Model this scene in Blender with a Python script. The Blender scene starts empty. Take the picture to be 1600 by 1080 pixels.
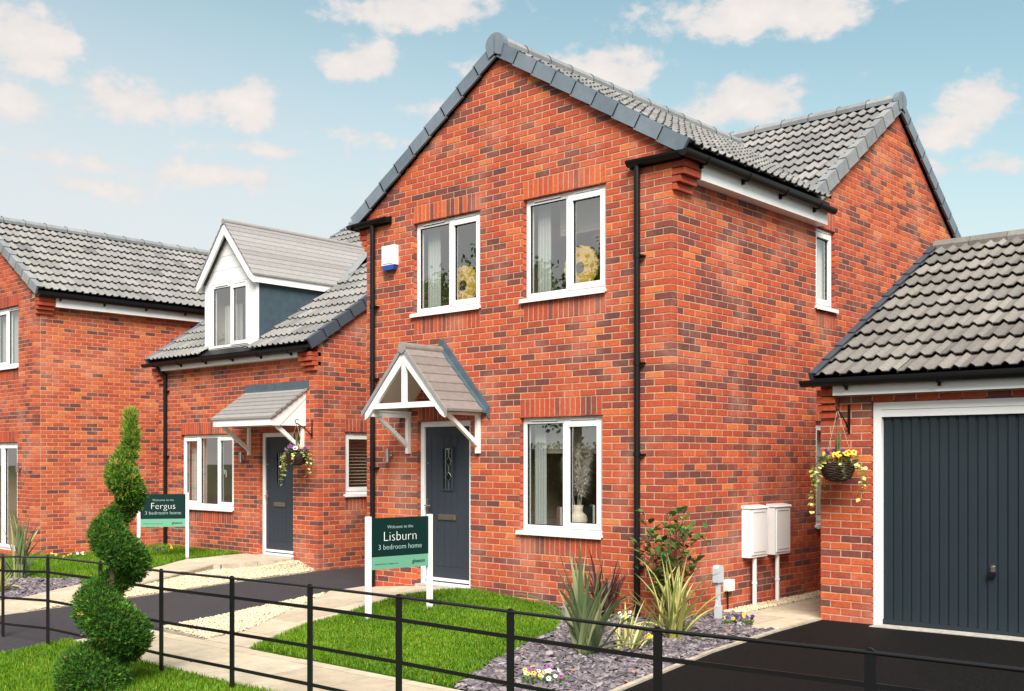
import bpy, bmesh, math, random
import numpy as np
from mathutils import Vector, Matrix
random.seed(7); RNG = np.random.default_rng(11)
R = math.radians
sc = bpy.context.scene
col = sc.collection
# ------------------------------------------------------------------ camera
CX, CY, EZ = 6.287, -9.433, 1.58
FW = Vector((-.6720, .7406, 0)).normalized(); RT = Vector((FW.y, -FW.x, 0))
cd = bpy.data.cameras.new('camera'); cam = bpy.data.objects.new('camera', cd); col.objects.link(cam)
cam.location = (CX, CY, EZ); cam.rotation_euler = (R(90), 0, math.atan2(-FW.x, FW.y))
cd.sensor_width = 36; cd.lens = 1665 / 1600 * 36; cd.shift_y = 176 / 1600; cd.clip_start = .05; cd.clip_end = 2000
sc.camera = cam
sc.view_settings.view_transform = 'Standard'; sc.view_settings.look = 'None'
sc.view_settings.exposure = 1.3; sc.view_settings.gamma = 1
# ------------------------------------------------------------------ sun + sky
SUN_EL = 44.; SUN_DIR = Vector((.70, -.71, 0)).normalized()
sd = bpy.data.lights.new('sun', 'SUN'); so = bpy.data.objects.new('sun', sd); col.objects.link(so)
sd.energy = 3.0; sd.angle = R(34); sd.color = (1, .95, .88)
sv = Vector((SUN_DIR.x * math.cos(R(SUN_EL)), SUN_DIR.y * math.cos(R(SUN_EL)), math.sin(R(SUN_EL))))
so.rotation_euler = (-sv).to_track_quat('-Z', 'Y').to_euler(); so.location = (8, -12, 14)
w = bpy.data.worlds.new('World'); sc.world = w; w.use_nodes = True
nt = w.node_tree; N = nt.nodes; L = nt.links; N.clear()
def nd(t, **k):
    n = N.new(t)
    for a, b in k.items(): setattr(n, a, b)
    return n
def wm(op, a, b=None, c=None):
    n = nd('ShaderNodeMath', operation=op)
    for i, v in enumerate((a, b, c)):
        if v is None: continue
        if isinstance(v, (int, float)): n.inputs[i].default_value = v
        else: L.new(v, n.inputs[i])
    return n.outputs[0]
def world():
    tc = nd('ShaderNodeTexCoord'); d = tc.outputs['Generated']
    def dot(v):
        n = nd('ShaderNodeVectorMath', operation='DOT_PRODUCT'); L.new(d, n.inputs[0]); n.inputs[1].default_value = v
        return n.outputs['Value']
    fr, fw, up = dot(RT), dot(FW), dot((0, 0, 1))
    az = wm('ARCTAN2', fr, fw)
    hyp = wm('SQRT', wm('ADD', wm('MULTIPLY', fr, fr), wm('MULTIPLY', fw, fw)))
    el = wm('ARCTAN2', up, hyp)
    cmb = nd('ShaderNodeCombineXYZ'); L.new(az, cmb.inputs[0]); L.new(wm('MULTIPLY', el, 1.5), cmb.inputs[1])
    ae = cmb.outputs[0]
    def noise(scale, detail, rough, off=0.):
        n = nd('ShaderNodeTexNoise'); n.inputs['Scale'].default_value = scale; n.inputs['Detail'].default_value = detail
        n.inputs['Roughness'].default_value = rough
        m = nd('ShaderNodeMapping'); m.inputs['Location'].default_value = (off, off * .7, 0); L.new(ae, m.inputs[0]); L.new(m.outputs[0], n.inputs['Vector'])
        return n.outputs['Fac']
    n1 = noise(17, 9, .6, 3.1); n2 = noise(3.2, 5, .55, 8.4); n3 = noise(40, 6, .6, 1.7)
    blobs = None
    # cumulus clouds (photo pixel centre and half size -> direction)
    for (px, py, hw, hh, st) in [(35, 55, 85, 75, 1), (25, 165, 70, 38, .95), (190, 155, 110, 42, 1), (300, 165, 60, 30, .8), (388, 165, 62, 42, .95), (560, 98, 70, 42, 1), (650, 12, 170, 34, .95),
                             (1190, 18, 225, 44, 1), (930, 110, 120, 52, .95), (1165, 155, 130, 50, 1), (1535, 155, 72, 38, 1), (1475, 205, 75, 30, .85), (770, 112, 60, 24, .8),
                             (320, 275, 240, 26, .62), (520, 215, 130, 18, .5), (60, 245, 90, 18, .55), (690, 165, 70, 16, .5), (420, 235, 110, 16, .5), (1040, 200, 160, 36, .6), (120, 290, 130, 22, .55), (1530, 260, 110, 20, .5), (-160, 110, 120, 60, 1), (1800, 90, 150, 60, 1)]:
        x = (px - 800) / 1665; y = (716 - py) / 1665
        a0 = math.atan(x); e0 = math.atan(y / math.sqrt(1 + x * x)) * 1.5; c2 = 1 / (1 + x * x)
        s1 = nd('ShaderNodeVectorMath', operation='SUBTRACT'); L.new(ae, s1.inputs[0]); s1.inputs[1].default_value = (a0, e0, 0)
        s2 = nd('ShaderNodeVectorMath', operation='MULTIPLY'); L.new(s1.outputs[0], s2.inputs[0])
        s2.inputs[1].default_value = (1665 / hw / c2 ** .5 * 1.02, 1665 / hh / 1.5 * 1.12, 0)
        ln = nd('ShaderNodeVectorMath', operation='LENGTH'); L.new(s2.outputs[0], ln.inputs[0])
        v = wm('MULTIPLY', wm('SUBTRACT', 1.15, ln.outputs['Value']), st)
        blobs = v if blobs is None else wm('MAXIMUM', blobs, v)
    # clouds outside the frame go on in the same way
    ahead = nd('ShaderNodeMapRange'); L.new(fw, ahead.inputs['Value']); ahead.inputs['From Min'].default_value = .60; ahead.inputs['From Max'].default_value = .74
    gen = wm('SUBTRACT', wm('MULTIPLY', wm('SUBTRACT', n2, .47), 7.0), wm('MULTIPLY', ahead.outputs[0], 2.0))
    blobs = wm('MAXIMUM', wm('MAXIMUM', blobs, -1.4), wm('MINIMUM', gen, 1.2))
    dens = wm('ADD', blobs, wm('ADD', wm('MULTIPLY', wm('SUBTRACT', n1, .5), 3.0), wm('MULTIPLY', wm('SUBTRACT', n3, .5), 1.2)))
    mr = nd('ShaderNodeMapRange', interpolation_type='SMOOTHSTEP'); L.new(dens, mr.inputs['Value'])
    mr.inputs['From Min'].default_value = .05; mr.inputs['From Max'].default_value = .70; mr.inputs['To Max'].default_value = .93
    sky = nd('ShaderNodeTexSky', sky_type='NISHITA'); sky.sun_disc = False; sky.sun_elevation = R(SUN_EL)
    sky.sun_rotation = math.atan2(SUN_DIR.x, SUN_DIR.y); sky.air_density = 1.0; sky.dust_density = .6; sky.ozone_density = 1.2
    tint = nd('ShaderNodeMix', data_type='RGBA', blend_type='MULTIPLY'); tint.inputs['Factor'].default_value = 1
    L.new(sky.outputs[0], tint.inputs['A']); tint.inputs['B'].default_value = (.072, .085, .064, 1)
    # pale thin haze towards the horizon, a little more on the left
    hz = nd('ShaderNodeMapRange', interpolation_type='SMOOTHSTEP'); L.new(wm('ADD', el, wm('MULTIPLY', wm('SINE', az), .16)), hz.inputs['Value'])
    hz.inputs['From Min'].default_value = .09; hz.inputs['From Max'].default_value = .45; hz.inputs['To Min'].default_value = .94; hz.inputs['To Max'].default_value = .12
    mx = nd('ShaderNodeMix', data_type='RGBA'); L.new(hz.outputs[0], mx.inputs['Factor']); L.new(tint.outputs['Result'], mx.inputs['A']); mx.inputs['B'].default_value = (.325, .330, .336, 1)
    # cloud colour, slightly greyer where thin and at the base
    cr = nd('ShaderNodeMix', data_type='RGBA'); L.new(wm('MULTIPLY', wm('ADD', n1, wm('MULTIPLY', dens, .22)), 1.0), cr.inputs['Factor'])
    cr.inputs['A'].default_value = (.255, .265, .285, 1); cr.inputs['B'].default_value = (.395, .362, .338, 1)
    m2 = nd('ShaderNodeMix', data_type='RGBA'); L.new(mr.outputs[0], m2.inputs['Factor']); L.new(mx.outputs['Result'], m2.inputs['A']); L.new(cr.outputs['Result'], m2.inputs['B'])
    bg = nd('ShaderNodeBackground'); L.new(m2.outputs['Result'], bg.inputs['Color']); bg.inputs['Strength'].default_value = 1.0
    o = nd('ShaderNodeOutputWorld'); L.new(bg.outputs[0], o.inputs['Surface'])
world()
# ------------------------------------------------------------------ materials
MATS = {}
def mat(name, rgb=(.5, .5, .5), rough=.6, spec=.4, metal=0, var=.0, vscale=8, bump=0, bscale=60, ramp=None, vcol=None, vcscale=3., detail=4, trans=0):
    """principled material; ramp -> colours picked by face attribute 'tint'; var -> world-space mottling towards vcol"""
    m = bpy.data.materials.new(name); m.use_nodes = True; t = m.node_tree; n = t.nodes; l = t.links
    b = n['Principled BSDF']; b.inputs['Roughness'].default_value = rough; b.inputs['Metallic'].default_value = metal
    b.inputs['Specular IOR Level'].default_value = spec
    geo = n.new('ShaderNodeNewGeometry')
    if ramp:
        at = n.new('ShaderNodeAttribute'); at.attribute_name = 'tint'
        cr = n.new('ShaderNodeValToRGB'); l.new(at.outputs['Fac'], cr.inputs[0])
        els = cr.color_ramp.elements
        els[0].position, els[0].color = ramp[0][0], (*ramp[0][1], 1); els[1].position, els[1].color = ramp[-1][0], (*ramp[-1][1], 1)
        for p, c in ramp[1:-1]:
            e = els.new(p); e.color = (*c, 1)
        c0 = cr.outputs[0]
    else:
        rg = n.new('ShaderNodeRGB'); rg.outputs[0].default_value = (*rgb, 1); c0 = rg.outputs[0]
    if var:
        no = n.new('ShaderNodeTexNoise'); no.inputs['Scale'].default_value = vscale; no.inputs['Detail'].default_value = detail; no.inputs['Roughness'].default_value = .62
        l.new(geo.outputs['Position'], no.inputs['Vector'])
        mr = n.new('ShaderNodeMapRange'); l.new(no.outputs['Fac'], mr.inputs['Value']); mr.inputs['From Min'].default_value = .3; mr.inputs['From Max'].default_value = .7
        mr.inputs['To Min'].default_value = 1 - var; mr.inputs['To Max'].default_value = 1 + var
        mu = n.new('ShaderNodeVectorMath'); mu.operation = 'SCALE'; l.new(c0, mu.inputs[0]); l.new(mr.outputs[0], mu.inputs['Scale']); c0 = mu.outputs[0]
    if vcol:
        no = n.new('ShaderNodeTexNoise'); no.inputs['Scale'].default_value = vcscale; no.inputs['Detail'].default_value = 5; no.inputs['Roughness'].default_value = .65
        l.new(geo.outputs['Position'], no.inputs['Vector'])
        mr = n.new('ShaderNodeMapRange'); l.new(no.outputs['Fac'], mr.inputs['Value']); mr.inputs['From Min'].default_value = .5; mr.inputs['From Max'].default_value = .72; mr.inputs['To Max'].default_value = vcol[3]
        mi = n.new('ShaderNodeMix'); mi.data_type = 'RGBA'; l.new(mr.outputs[0], mi.inputs['Factor']); l.new(c0, mi.inputs['A']); mi.inputs['B'].default_value = (*vcol[:3], 1); c0 = mi.outputs['Result']
    l.new(c0, b.inputs['Base Color'])
    if bump:
        nb = n.new('ShaderNodeTexNoise'); nb.inputs['Scale'].default_value = bscale; nb.inputs['Detail'].default_value = 5
        l.new(geo.outputs['Position'], nb.inputs['Vector'])
        bp = n.new('ShaderNodeBump'); bp.inputs['Strength'].default_value = bump; bp.inputs['Distance'].default_value = .01
        l.new(nb.outputs['Fac'], bp.inputs['Height']); l.new(bp.outputs[0], b.inputs['Normal'])
    if trans:
        tr = n.new('ShaderNodeBsdfTranslucent'); l.new(c0, tr.inputs['Color'])
        ms = n.new('ShaderNodeMixShader'); ms.inputs[0].default_value = trans; l.new(b.outputs[0], ms.inputs[1]); l.new(tr.outputs[0], ms.inputs[2])
        l.new(ms.outputs[0], n['Material Output'].inputs['Surface'])
    MATS[name] = m; return m
mat('brick', rough=.85, spec=.25, var=.22, vscale=34, bump=.5, bscale=130, vcol=(.62, .38, .28, .30), vcscale=1.3,
    ramp=[(0, (.135, .047, .041)), (.24, (.225, .060, .043)), (.34, (.32, .062, .036)), (.6, (.415, .073, .033)), (.85, (.51, .108, .039)), (1, (.57, .155, .050))])
mat('mortar', (.52, .345, .235), .95, .1, var=.16, vscale=18, bump=.5, bscale=180)
mat('tile_grey', rough=.75, spec=.35, var=.13, vscale=22, bump=.35, bscale=160, vcol=(.15, .155, .14, .4), vcscale=2.2,
    ramp=[(0, (.145, .141, .138)), (.5, (.195, .188, .180)), (1, (.255, .244, .230))])
mat('tile_brown', rough=.75, spec=.35, var=.16, vscale=26, bump=.35, bscale=160, vcol=(.20, .185, .165, .45), vcscale=2.6,
    ramp=[(0, (.135, .122, .110)), (.5, (.180, .162, .144)), (1, (.235, .212, .188))])
mat('tile_flat_brown', rough=.75, var=.14, vscale=14, bump=.3, bscale=140, ramp=[(0, (.165, .138, .126)), (1, (.235, .202, .186))])
mat('tile_flat_grey', rough=.7, var=.10, vscale=14, bump=.3, bscale=140, ramp=[(0, (.235, .220, .212)), (1, (.30, .282, .272))])
mat('verge_grey', rough=.5, var=.12, vscale=6, bump=.12, bscale=60, ramp=[(0, (.115, .145, .175)), (1, (.17, .205, .24))])
mat('verge_dark', rough=.5, var=.12, vscale=6, ramp=[(0, (.04, .05, .065)), (1, (.06, .072, .09))])
mat('ridge_grey', rough=.7, var=.14, vscale=10, bump=.25, bscale=120, ramp=[(0, (.19, .20, .208)), (1, (.26, .268, .27))])
mat('black_plastic', (.006, .006, .0065), .42, .25)
mat('railing_paint', (.008, .008, .009), .30, .5)
mat('lead', (.070, .100, .120), .5, .5, var=.18, vscale=9)
mat('upvc', (.79, .79, .775), .32, .45, var=.035, vscale=2.2)
mat('painted_wood', (.78, .765, .74), .5, .4, var=.04, vscale=5)
mat('soffit_board', (.62, .56, .50), .6, .3)
mat('cheek_render', (.052, .078, .098), .85, .2, var=.16, vscale=7, bump=.15, bscale=90)
mat('door_slate', (.030, .037, .050), .45, .35, var=.10, vscale=30, bump=.12, bscale=45)
mat('garage_steel', (.017, .026, .032), .45, .32, var=.05, vscale=3, bump=.05, bscale=200)
mat('steel', (.62, .60, .56), .28, .5, metal=1)
mat('brass_grey', (.50, .44, .36), .35, .5, metal=1)
mat('tarmac_dark', (.0052, .0048, .0050), .8, .12, var=.4, vscale=90, bump=.7, bscale=260, vcol=(.020, .019, .019, .7), vcscale=48)
mat('tarmac_grey', (.044, .039, .044), .8, .3, var=.5, vscale=65, bump=.7, bscale=260, vcol=(.058, .054, .056, .5), vcscale=.8)
mat('paving', rough=.8, spec=.3, var=.14, vscale=7, bump=.3, bscale=50, vcol=(.42, .32, .22, .45), vcscale=1.6, ramp=[(0, (.44, .365, .265)), (.5, (.52, .445, .335)), (1, (.50, .415, .295))])
mat('edging', (.42, .36, .28), .85, .25, var=.25, vscale=12, bump=.5, bscale=70, vcol=(.25, .20, .14, .5), vcscale=4)
mat('concrete', (.40, .37, .33), .9, .2, var=.25, vscale=14, bump=.4, bscale=80)
mat('soil', (.055, .040, .028), .95, .1, var=.4, vscale=22, bump=.8, bscale=60)
mat('turf', (.055, .115, .010), .95, .1, var=.35, vscale=18)
mat('gravel', rough=.85, ramp=[(0, (.48, .36, .21)), (.5, (.66, .54, .36)), (1, (.78, .68, .52))])
mat('slate_chip', rough=.55, spec=.4, var=.12, vscale=40, ramp=[(0, (.055, .045, .055)), (.4, (.135, .112, .130)), (.75, (.235, .200, .215)), (.94, (.34, .30, .30)), (1, (.36, .20, .13))])
mat('grass', rough=.6, spec=.3, trans=.35, ramp=[(0, (.070, .160, .006)), (.5, (.140, .285, .008)), (.85, (.225, .375, .012)), (1, (.40, .38, .07))])
mat('far_ground', (.07, .09, .045), .95, .1, var=.3, vscale=.6)
mat('hedge', rough=.65, spec=.3, trans=.25, ramp=[(0, (.020, .065, .010)), (.4, (.055, .155, .016)), (.82, (.130, .29, .024)), (.93, (.30, .36, .05)), (1, (.42, .30, .07))])
mat('bark', (.11, .075, .05), .9, .2, var=.3, vscale=30, bump=.6, bscale=80)
mat('stem_red', (.13, .045, .03), .7, .3)
mat('flax_green', rough=.45, spec=.4, trans=.2, ramp=[(0, (.070, .115, .050)), (.5, (.155, .205, .090)), (.8, (.27, .31, .145)), (1, (.44, .41, .20))])
mat('flax_bronze', rough=.45, spec=.4, trans=.15, ramp=[(0, (.045, .020, .018)), (.6, (.10, .048, .038)), (1, (.19, .12, .075))])
mat('flax_yellow', rough=.45, spec=.4, trans=.2, ramp=[(0, (.13, .19, .04)), (.35, (.32, .34, .08)), (.7, (.56, .50, .17)), (1, (.66, .60, .32))])
mat('shrub_leaf', rough=.4, spec=.45, trans=.2, ramp=[(0, (.030, .085, .022)), (.5, (.070, .165, .036)), (.85, (.15, .27, .055)), (1, (.28, .08, .03))])
mat('ivy', rough=.5, trans=.2, ramp=[(0, (.13, .21, .03)), (.5, (.40, .46, .10)), (1, (.66, .62, .24))])
mat('basket_leaf', rough=.5, trans=.2, ramp=[(0, (.045, .13, .025)), (1, (.13, .26, .05))])
mat('petal', rough=.6, trans=.15, ramp=[(0, (.03, .012, .10)), (.18, (.10, .02, .14)), (.36, (.30, .07, .26)), (.5, (.80, .74, .66)), (.68, (.80, .55, .04)), (1, (.85, .42, .01))])
mat('petal_eye', (.05, .008, .015), .7)
mat('wicker', (.045, .026, .016), .75, .3, var=.5, vscale=60)
mat('sign_dark', (.0022, .021, .018), .5, .15)
mat('sign_mint', (.125, .32, .22), .5, .2)
mat('print_white', (.82, .84, .82), .5); mat('print_pale', (.36, .50, .46), .5); mat('print_dark', (.012, .075, .055), .5)
mat('blue_plastic', (.012, .065, .30), .35, .5)
mat('room', (.62, .45, .31), .9, .2, var=.06, vscale=2)
mat('voile', (.62, .65, .62), .9, .1, trans=.4)
mat('blind', (.52, .47, .36), .85, .1, trans=.25)
mat('gold', (.72, .46, .07), .5, .4, var=.2, vscale=30)
mat('dark_wood', (.05, .035, .025), .6)
mat('pampas', rough=.95, spec=.1, trans=.3, ramp=[(0, (.80, .74, .66)), (1, (.90, .88, .84))])
mat('ceramic', (.66, .56, .45), .55)
mat('pedestal_grey', (.46, .50, .53), .5, .4)
mat('red_berry', (.42, .03, .02), .5)
def glass_mat(name, tint, ior, dark=1.0):
    m = bpy.data.materials.new(name); m.use_nodes = True; t = m.node_tree; n = t.nodes; l = t.links; n.clear()
    tr = n.new('ShaderNodeBsdfTransparent'); tr.inputs[0].default_value = (*tint, 1)
    gl = n.new('ShaderNodeBsdfGlossy'); gl.inputs['Roughness'].default_value = .0; gl.inputs[0].default_value = (1, 1, 1, 1)
    fr = n.new('ShaderNodeFresnel'); fr.inputs[0].default_value = ior; ge = n.new('ShaderNodeNewGeometry')
    iv = n.new('ShaderNodeMath'); iv.operation = 'SUBTRACT'; iv.inputs[0].default_value = 1; l.new(ge.outputs['Backfacing'], iv.inputs[1])
    mm = n.new('ShaderNodeMath'); mm.operation = 'MULTIPLY'; l.new(fr.outputs[0], mm.inputs[0]); l.new(iv.outputs[0], mm.inputs[1])
    mx = n.new('ShaderNodeMixShader'); l.new(mm.outputs[0], mx.inputs[0]); l.new(tr.outputs[0], mx.inputs[1]); l.new(gl.outputs[0], mx.inputs[2])
    o = n.new('ShaderNodeOutputMaterial'); l.new(mx.outputs[0], o.inputs['Surface']); MATS[name] = m
glass_mat('glass', (.97, .98, .97), 3.15)
# ------------------------------------------------------------------ helpers
WL = {}                                    # world location of every empty / parent
class MB:
    def __init__(s): s.v = []; s.f = []; s.t = []; s.sm = []
    def add(s, verts, faces, tint=.5, smooth=False):
        o = len(s.v); s.v += [tuple(p) for p in verts]
        for f in faces: s.f.append([i + o for i in f]); s.t.append(tint); s.sm.append(smooth)
        return s
    def box(s, x0, x1, y0, y1, z0, z1, tint=.5, F=None):
        P = [(x, y, z) for z in (z0, z1) for y in (y0, y1) for x in (x0, x1)]
        if F: P = [F(*p) for p in P]
        return s.add(P, [(0, 2, 3, 1), (4, 5, 7, 6), (0, 1, 5, 4), (2, 6, 7, 3), (0, 4, 6, 2), (1, 3, 7, 5)], tint)
    def prism(s, poly, d0, d1, F, tint=.5, back=True):
        """poly of (a,b) pairs extruded from d0 to d1; F(a,b,d)->xyz"""
        n = len(poly); P = [F(a, b, d0) for a, b in poly] + [F(a, b, d1) for a, b in poly]
        fs = [list(range(n))] + [(i, i + n, (i + 1) % n + n, (i + 1) % n) for i in range(n)]
        if back: fs.append(list(range(2 * n - 1, n - 1, -1)))
        return s.add(P, fs, tint)
    def tube(s, pts, rad, n=8, tint=.5, caps=True, smooth=True):
        pts = [Vector(p) for p in pts]
        if not isinstance(rad, (list, tuple)): rad = [rad] * len(pts)
        V = []; up = Vector((0, 0, 1))
        prev = None
        for i, p in enumerate(pts):
            d = (pts[min(i + 1, len(pts) - 1)] - pts[max(i - 1, 0)]).normalized()
            if prev is None:
                a = d.cross(up) if abs(d.z) < .95 else d.cross(Vector((1, 0, 0)))
            else: a = prev - d * prev.dot(d)
            a.normalize(); prev = a; b = d.cross(a)
            for k in range(n):
                an = 2 * math.pi * k / n; V.append(p + (a * math.cos(an) + b * math.sin(an)) * rad[i])
        fs = [(i * n + k, i * n + (k + 1) % n, (i + 1) * n + (k + 1) % n, (i + 1) * n + k) for i in range(len(pts) - 1) for k in range(n)]
        s.add(V, fs, tint, smooth)
        if caps:
            s.add([V[k] for k in range(n)], [list(range(n))[::-1]], tint); s.add([V[-n + k] for k in range(n)], [list(range(n))], tint)
        return s
    def mesh(s, name, mats, off=(0, 0, 0)):
        m = bpy.data.meshes.new(name)
        v = np.array(s.v, float).reshape(-1, 3) - np.array(off)
        m.from_pydata(v.tolist(), [], s.f)
        if len(s.f):
            a = m.attributes.new('tint', 'FLOAT', 'FACE'); a.data.foreach_set('value', np.array(s.t, np.float32))
            m.polygons.foreach_set('use_smooth', np.array(s.sm, bool))
        for k in (mats if isinstance(mats, (list, tuple)) else [mats]): m.materials.append(MATS[k])
        m.update(); return m
    def build(s, name, mt, parent=None, kind=None, label=None):
        v = np.array(s.v, float).reshape(-1, 3); lo, hi = v.min(0), v.max(0)
        org = Vector(((lo[0] + hi[0]) / 2, (lo[1] + hi[1]) / 2, lo[2]))
        return place(name, s.mesh(name, mt, org), org, parent, kind=kind, label=label)
def place(name, me, org, parent=None, rz=0., kind=None, label=None, matrix=None):
    o = bpy.data.objects.new(name, me); col.objects.link(o)
    org = Vector(org)
    pl = Vector((0, 0, 0))
    if parent is not None: o.parent = parent; pl = WL[parent.name]
    if matrix is not None:
        mm = matrix.copy(); mm.translation = mm.translation - pl; o.matrix_basis = mm; WL[o.name] = matrix.translation.copy()
    else:
        o.location = org - pl; o.rotation_euler = (0, 0, rz); WL[o.name] = org
    if kind: o['kind'] = kind
    if label: o['label'] = label
    return o
def tag(o, label, cat, group=None):
    o['label'] = label; o['category'] = cat
    if group: o['group'] = group
    return o
def thing(name, loc, label, cat, group=None):
    o = bpy.data.objects.new(name, None); col.objects.link(o); o.location = loc; o.empty_display_size = .2
    WL[o.name] = Vector(loc); return tag(o, label, cat, group)
def frame(ox, oy, phi):
    c, s_ = math.cos(phi), math.sin(phi)
    c, s_ = round(c, 9), round(s_, 9)
    return lambda u, y, z: (ox + u * c - y * s_, oy + u * s_ + y * c, z)   # u along the wall, y inwards, z up
def px_of(p):
    d = Vector((p[0] - CX, p[1] - CY, 0)); wv = d.dot(FW)
    if wv < .3: return None
    return 800 + 1665 * d.dot(RT) / wv, 716 - 1665 * (p[2] - EZ) / wv, wv
def score(p, nrm, area):
    q = px_of(p)
    if not q or not (-10 < q[0] < 1610 and -10 < q[1] < 1090): return 0
    d = Vector((CX, CY, EZ)) - Vector(p); c = d.normalized().dot(Vector(nrm))
    return max(0, c) * area / d.length_squared
# ---- bricks
CH = .07585; BH = .0645; BM = .225; BL = .215; BD = .1025
BRICKS = {}                                # mesh cache
def brick_geo(wd, h, dp=BD):
    i = .003; x, z = wd / 2, h / 2
    V = [(-x + i, 0, -z + i), (x - i, 0, -z + i), (x - i, 0, z - i), (-x + i, 0, z - i), (-x, i, -z), (x, i, -z), (x, i, z), (-x, i, z), (-x, dp, -z), (x, dp, -z), (x, dp, z), (-x, dp, z)]
    return V, [(0, 1, 2, 3), (0, 4, 5, 1), (1, 5, 6, 2), (2, 6, 7, 3), (3, 7, 4, 0), (4, 8, 9, 5), (5, 9, 10, 6), (6, 10, 11, 7), (7, 11, 8, 4)]
def brick_mesh(wd, h, tint, dp=BD):
    k = (round(wd, 2), round(h, 2), round(tint * 12), round(dp, 2))
    if k not in BRICKS:
        m = MB(); V, f = brick_geo(k[0] if abs(k[0] - wd) > .006 else wd, h, dp); m.add(V, f, k[2] / 12); BRICKS[k] = m.mesh('brick', 'brick')
    return BRICKS[k]
def clip_half(poly, a, b, c):
    """keep a*x+b*y<=c"""
    out = []
    for i in range(len(poly)):
        p, q = poly[i], poly[(i + 1) % len(poly)]; dp = a * p[0] + b * p[1] - c; dq = a * q[0] + b * q[1] - c
        if dp <= 0: out.append(p)
        if dp * dq < 0:
            t = dp / (dp - dq); out.append((p[0] + (q[0] - p[0]) * t, p[1] + (q[1] - p[1]) * t))
    return out
class House:
    def __init__(s, root): s.root = root; s.bricks = []; s.tiles = []; s.wall = None
    def add_brick(s, F, phi, u0, u1, z0, z1, tint, poly=None, y=0., dp=BD):
        s.bricks.append((F, phi, u0, u1, z0, z1, tint, poly, y, dp))
    def bond(s, F, phi, u0, u1, zb, z_top, openings=(), off0=0., ends=(0, 0), clips=(), seed=0, darkness=.27, zmin=-9, mid=.62):
        """stretcher bond; on odd courses ends are pulled in by a half brick where ends[i] is 1 (corner), on even where 2"""
        rr = random.Random(seed); n = int(math.ceil((z_top - zb) / CH)); runs = {}
        for k in range(n):
            z0 = zb + k * CH; z1 = z0 + BH
            if z1 < zmin: continue
            odd = k % 2
            a = u0 + (BM / 2 if (ends[0] == 1 and odd) or (ends[0] == 2 and not odd) else 0)
            b = u1 - (BM / 2 if (ends[1] == 1 and odd) or (ends[1] == 2 and not odd) else 0)
            iv = [(a, b)]
            for (p, q, c, d) in openings:
                if z1 > c + .01 and z0 < d - .02:
                    nv = []
                    for (x, y) in iv:
                        if q <= x or p >= y: nv.append((x, y)); continue
                        if p - x > .02: nv.append((x, p - .001))
                        if y - q > .02: nv.append((q + .001, y))
                    iv = nv
            for (x, y) in iv:
                off = off0 + (BM / 2 if odd else 0)
                bs = [x] + [v for v in (off + j * BM for j in range(int((x - off) / BM) - 1, int((y - off) / BM) + 2)) if x + .045 < v < y - .045] + [y]
                if len(bs) > 2 and abs(bs[1] - x - BM) < .02: pass
                for i in range(len(bs) - 1):
                    p = bs[i] + (0 if i == 0 else .0058); q = bs[i + 1] - (0 if i == len(bs) - 2 else .0058)
                    # darker bricks come in short runs
                    dk = min(.5, darkness * 1.5) if runs.get(k) else darkness * .7
                    runs[k] = rr.random() < dk
                    t = rr.uniform(0, .26) if runs[k] else min(1, max(.3, rr.gauss(mid, .17)))
                    poly = [(p, z0), (q, z0), (q, z1), (p, z1)]; cut = False
                    for (A, B, C) in clips:
                        np_ = clip_half(poly, A, B, C)
                        if len(np_) != len(poly) or any(abs(m[0] - o[0]) + abs(m[1] - o[1]) > 1e-6 for m, o in zip(np_, poly)): cut = True
                        poly = np_
                        if len(poly) < 3: break
                    if len(poly) < 3: continue
                    ar = abs(sum(poly[i][0] * poly[(i + 1) % len(poly)][1] - poly[(i + 1) % len(poly)][0] * poly[i][1] for i in range(len(poly)))) / 2
                    if ar < .0008: continue
                    s.add_brick(F, phi, p, q, z0, z1, t, poly if cut else None, y=rr.uniform(-.0012, .0012))
    def soldiers(s, F, phi, u0, u1, z0, z1, seed=0, orange=False):
        rr = random.Random(seed); n = max(1, round((u1 - u0) / .0755)); st = (u1 - u0) / n
        for i in range(n):
            t = rr.uniform(.1, .28) if rr.random() < (.14 if orange else .2) else (rr.uniform(.62, .95) if orange else rr.uniform(.38, .68))
            s.add_brick(F, phi, u0 + i * st + .005, u0 + (i + 1) * st - .005, z0, z1 - .01, t, y=rr.uniform(-.001, .001))
    def finish_bricks(s, limit=300):
        sc_ = []
        for i, (F, phi, u0, u1, z0, z1, t, poly, y, dp) in enumerate(s.bricks):
            c = F((u0 + u1) / 2, 0, (z0 + z1) / 2); nr = (math.sin(phi), -math.cos(phi), 0)
            sc_.append(0 if poly else score(c, nr, (u1 - u0) * (z1 - z0)))
        order = np.argsort(-np.array(sc_)); ind = set(int(i) for i in order[:limit] if sc_[i] > 0)
        rest = MB()
        for i, (F, phi, u0, u1, z0, z1, t, poly, y, dp) in enumerate(s.bricks):
            if i in ind:
                place('brick', brick_mesh(u1 - u0, z1 - z0, t, dp), F((u0 + u1) / 2, y, (z0 + z1) / 2), s.wall, rz=phi)
            elif poly: rest.prism(poly, y, dp, lambda a, b, d: F(a, d, b), t, back=False)
            else:
                V, f = brick_geo(u1 - u0, z1 - z0, dp); cu, cz = (u0 + u1) / 2, (z0 + z1) / 2
                rest.add([F(cu + a, y + b, cz + c) for a, b, c in V], f, t)
        rest.build('brickwork', 'brick', s.wall, kind='stuff')
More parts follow.
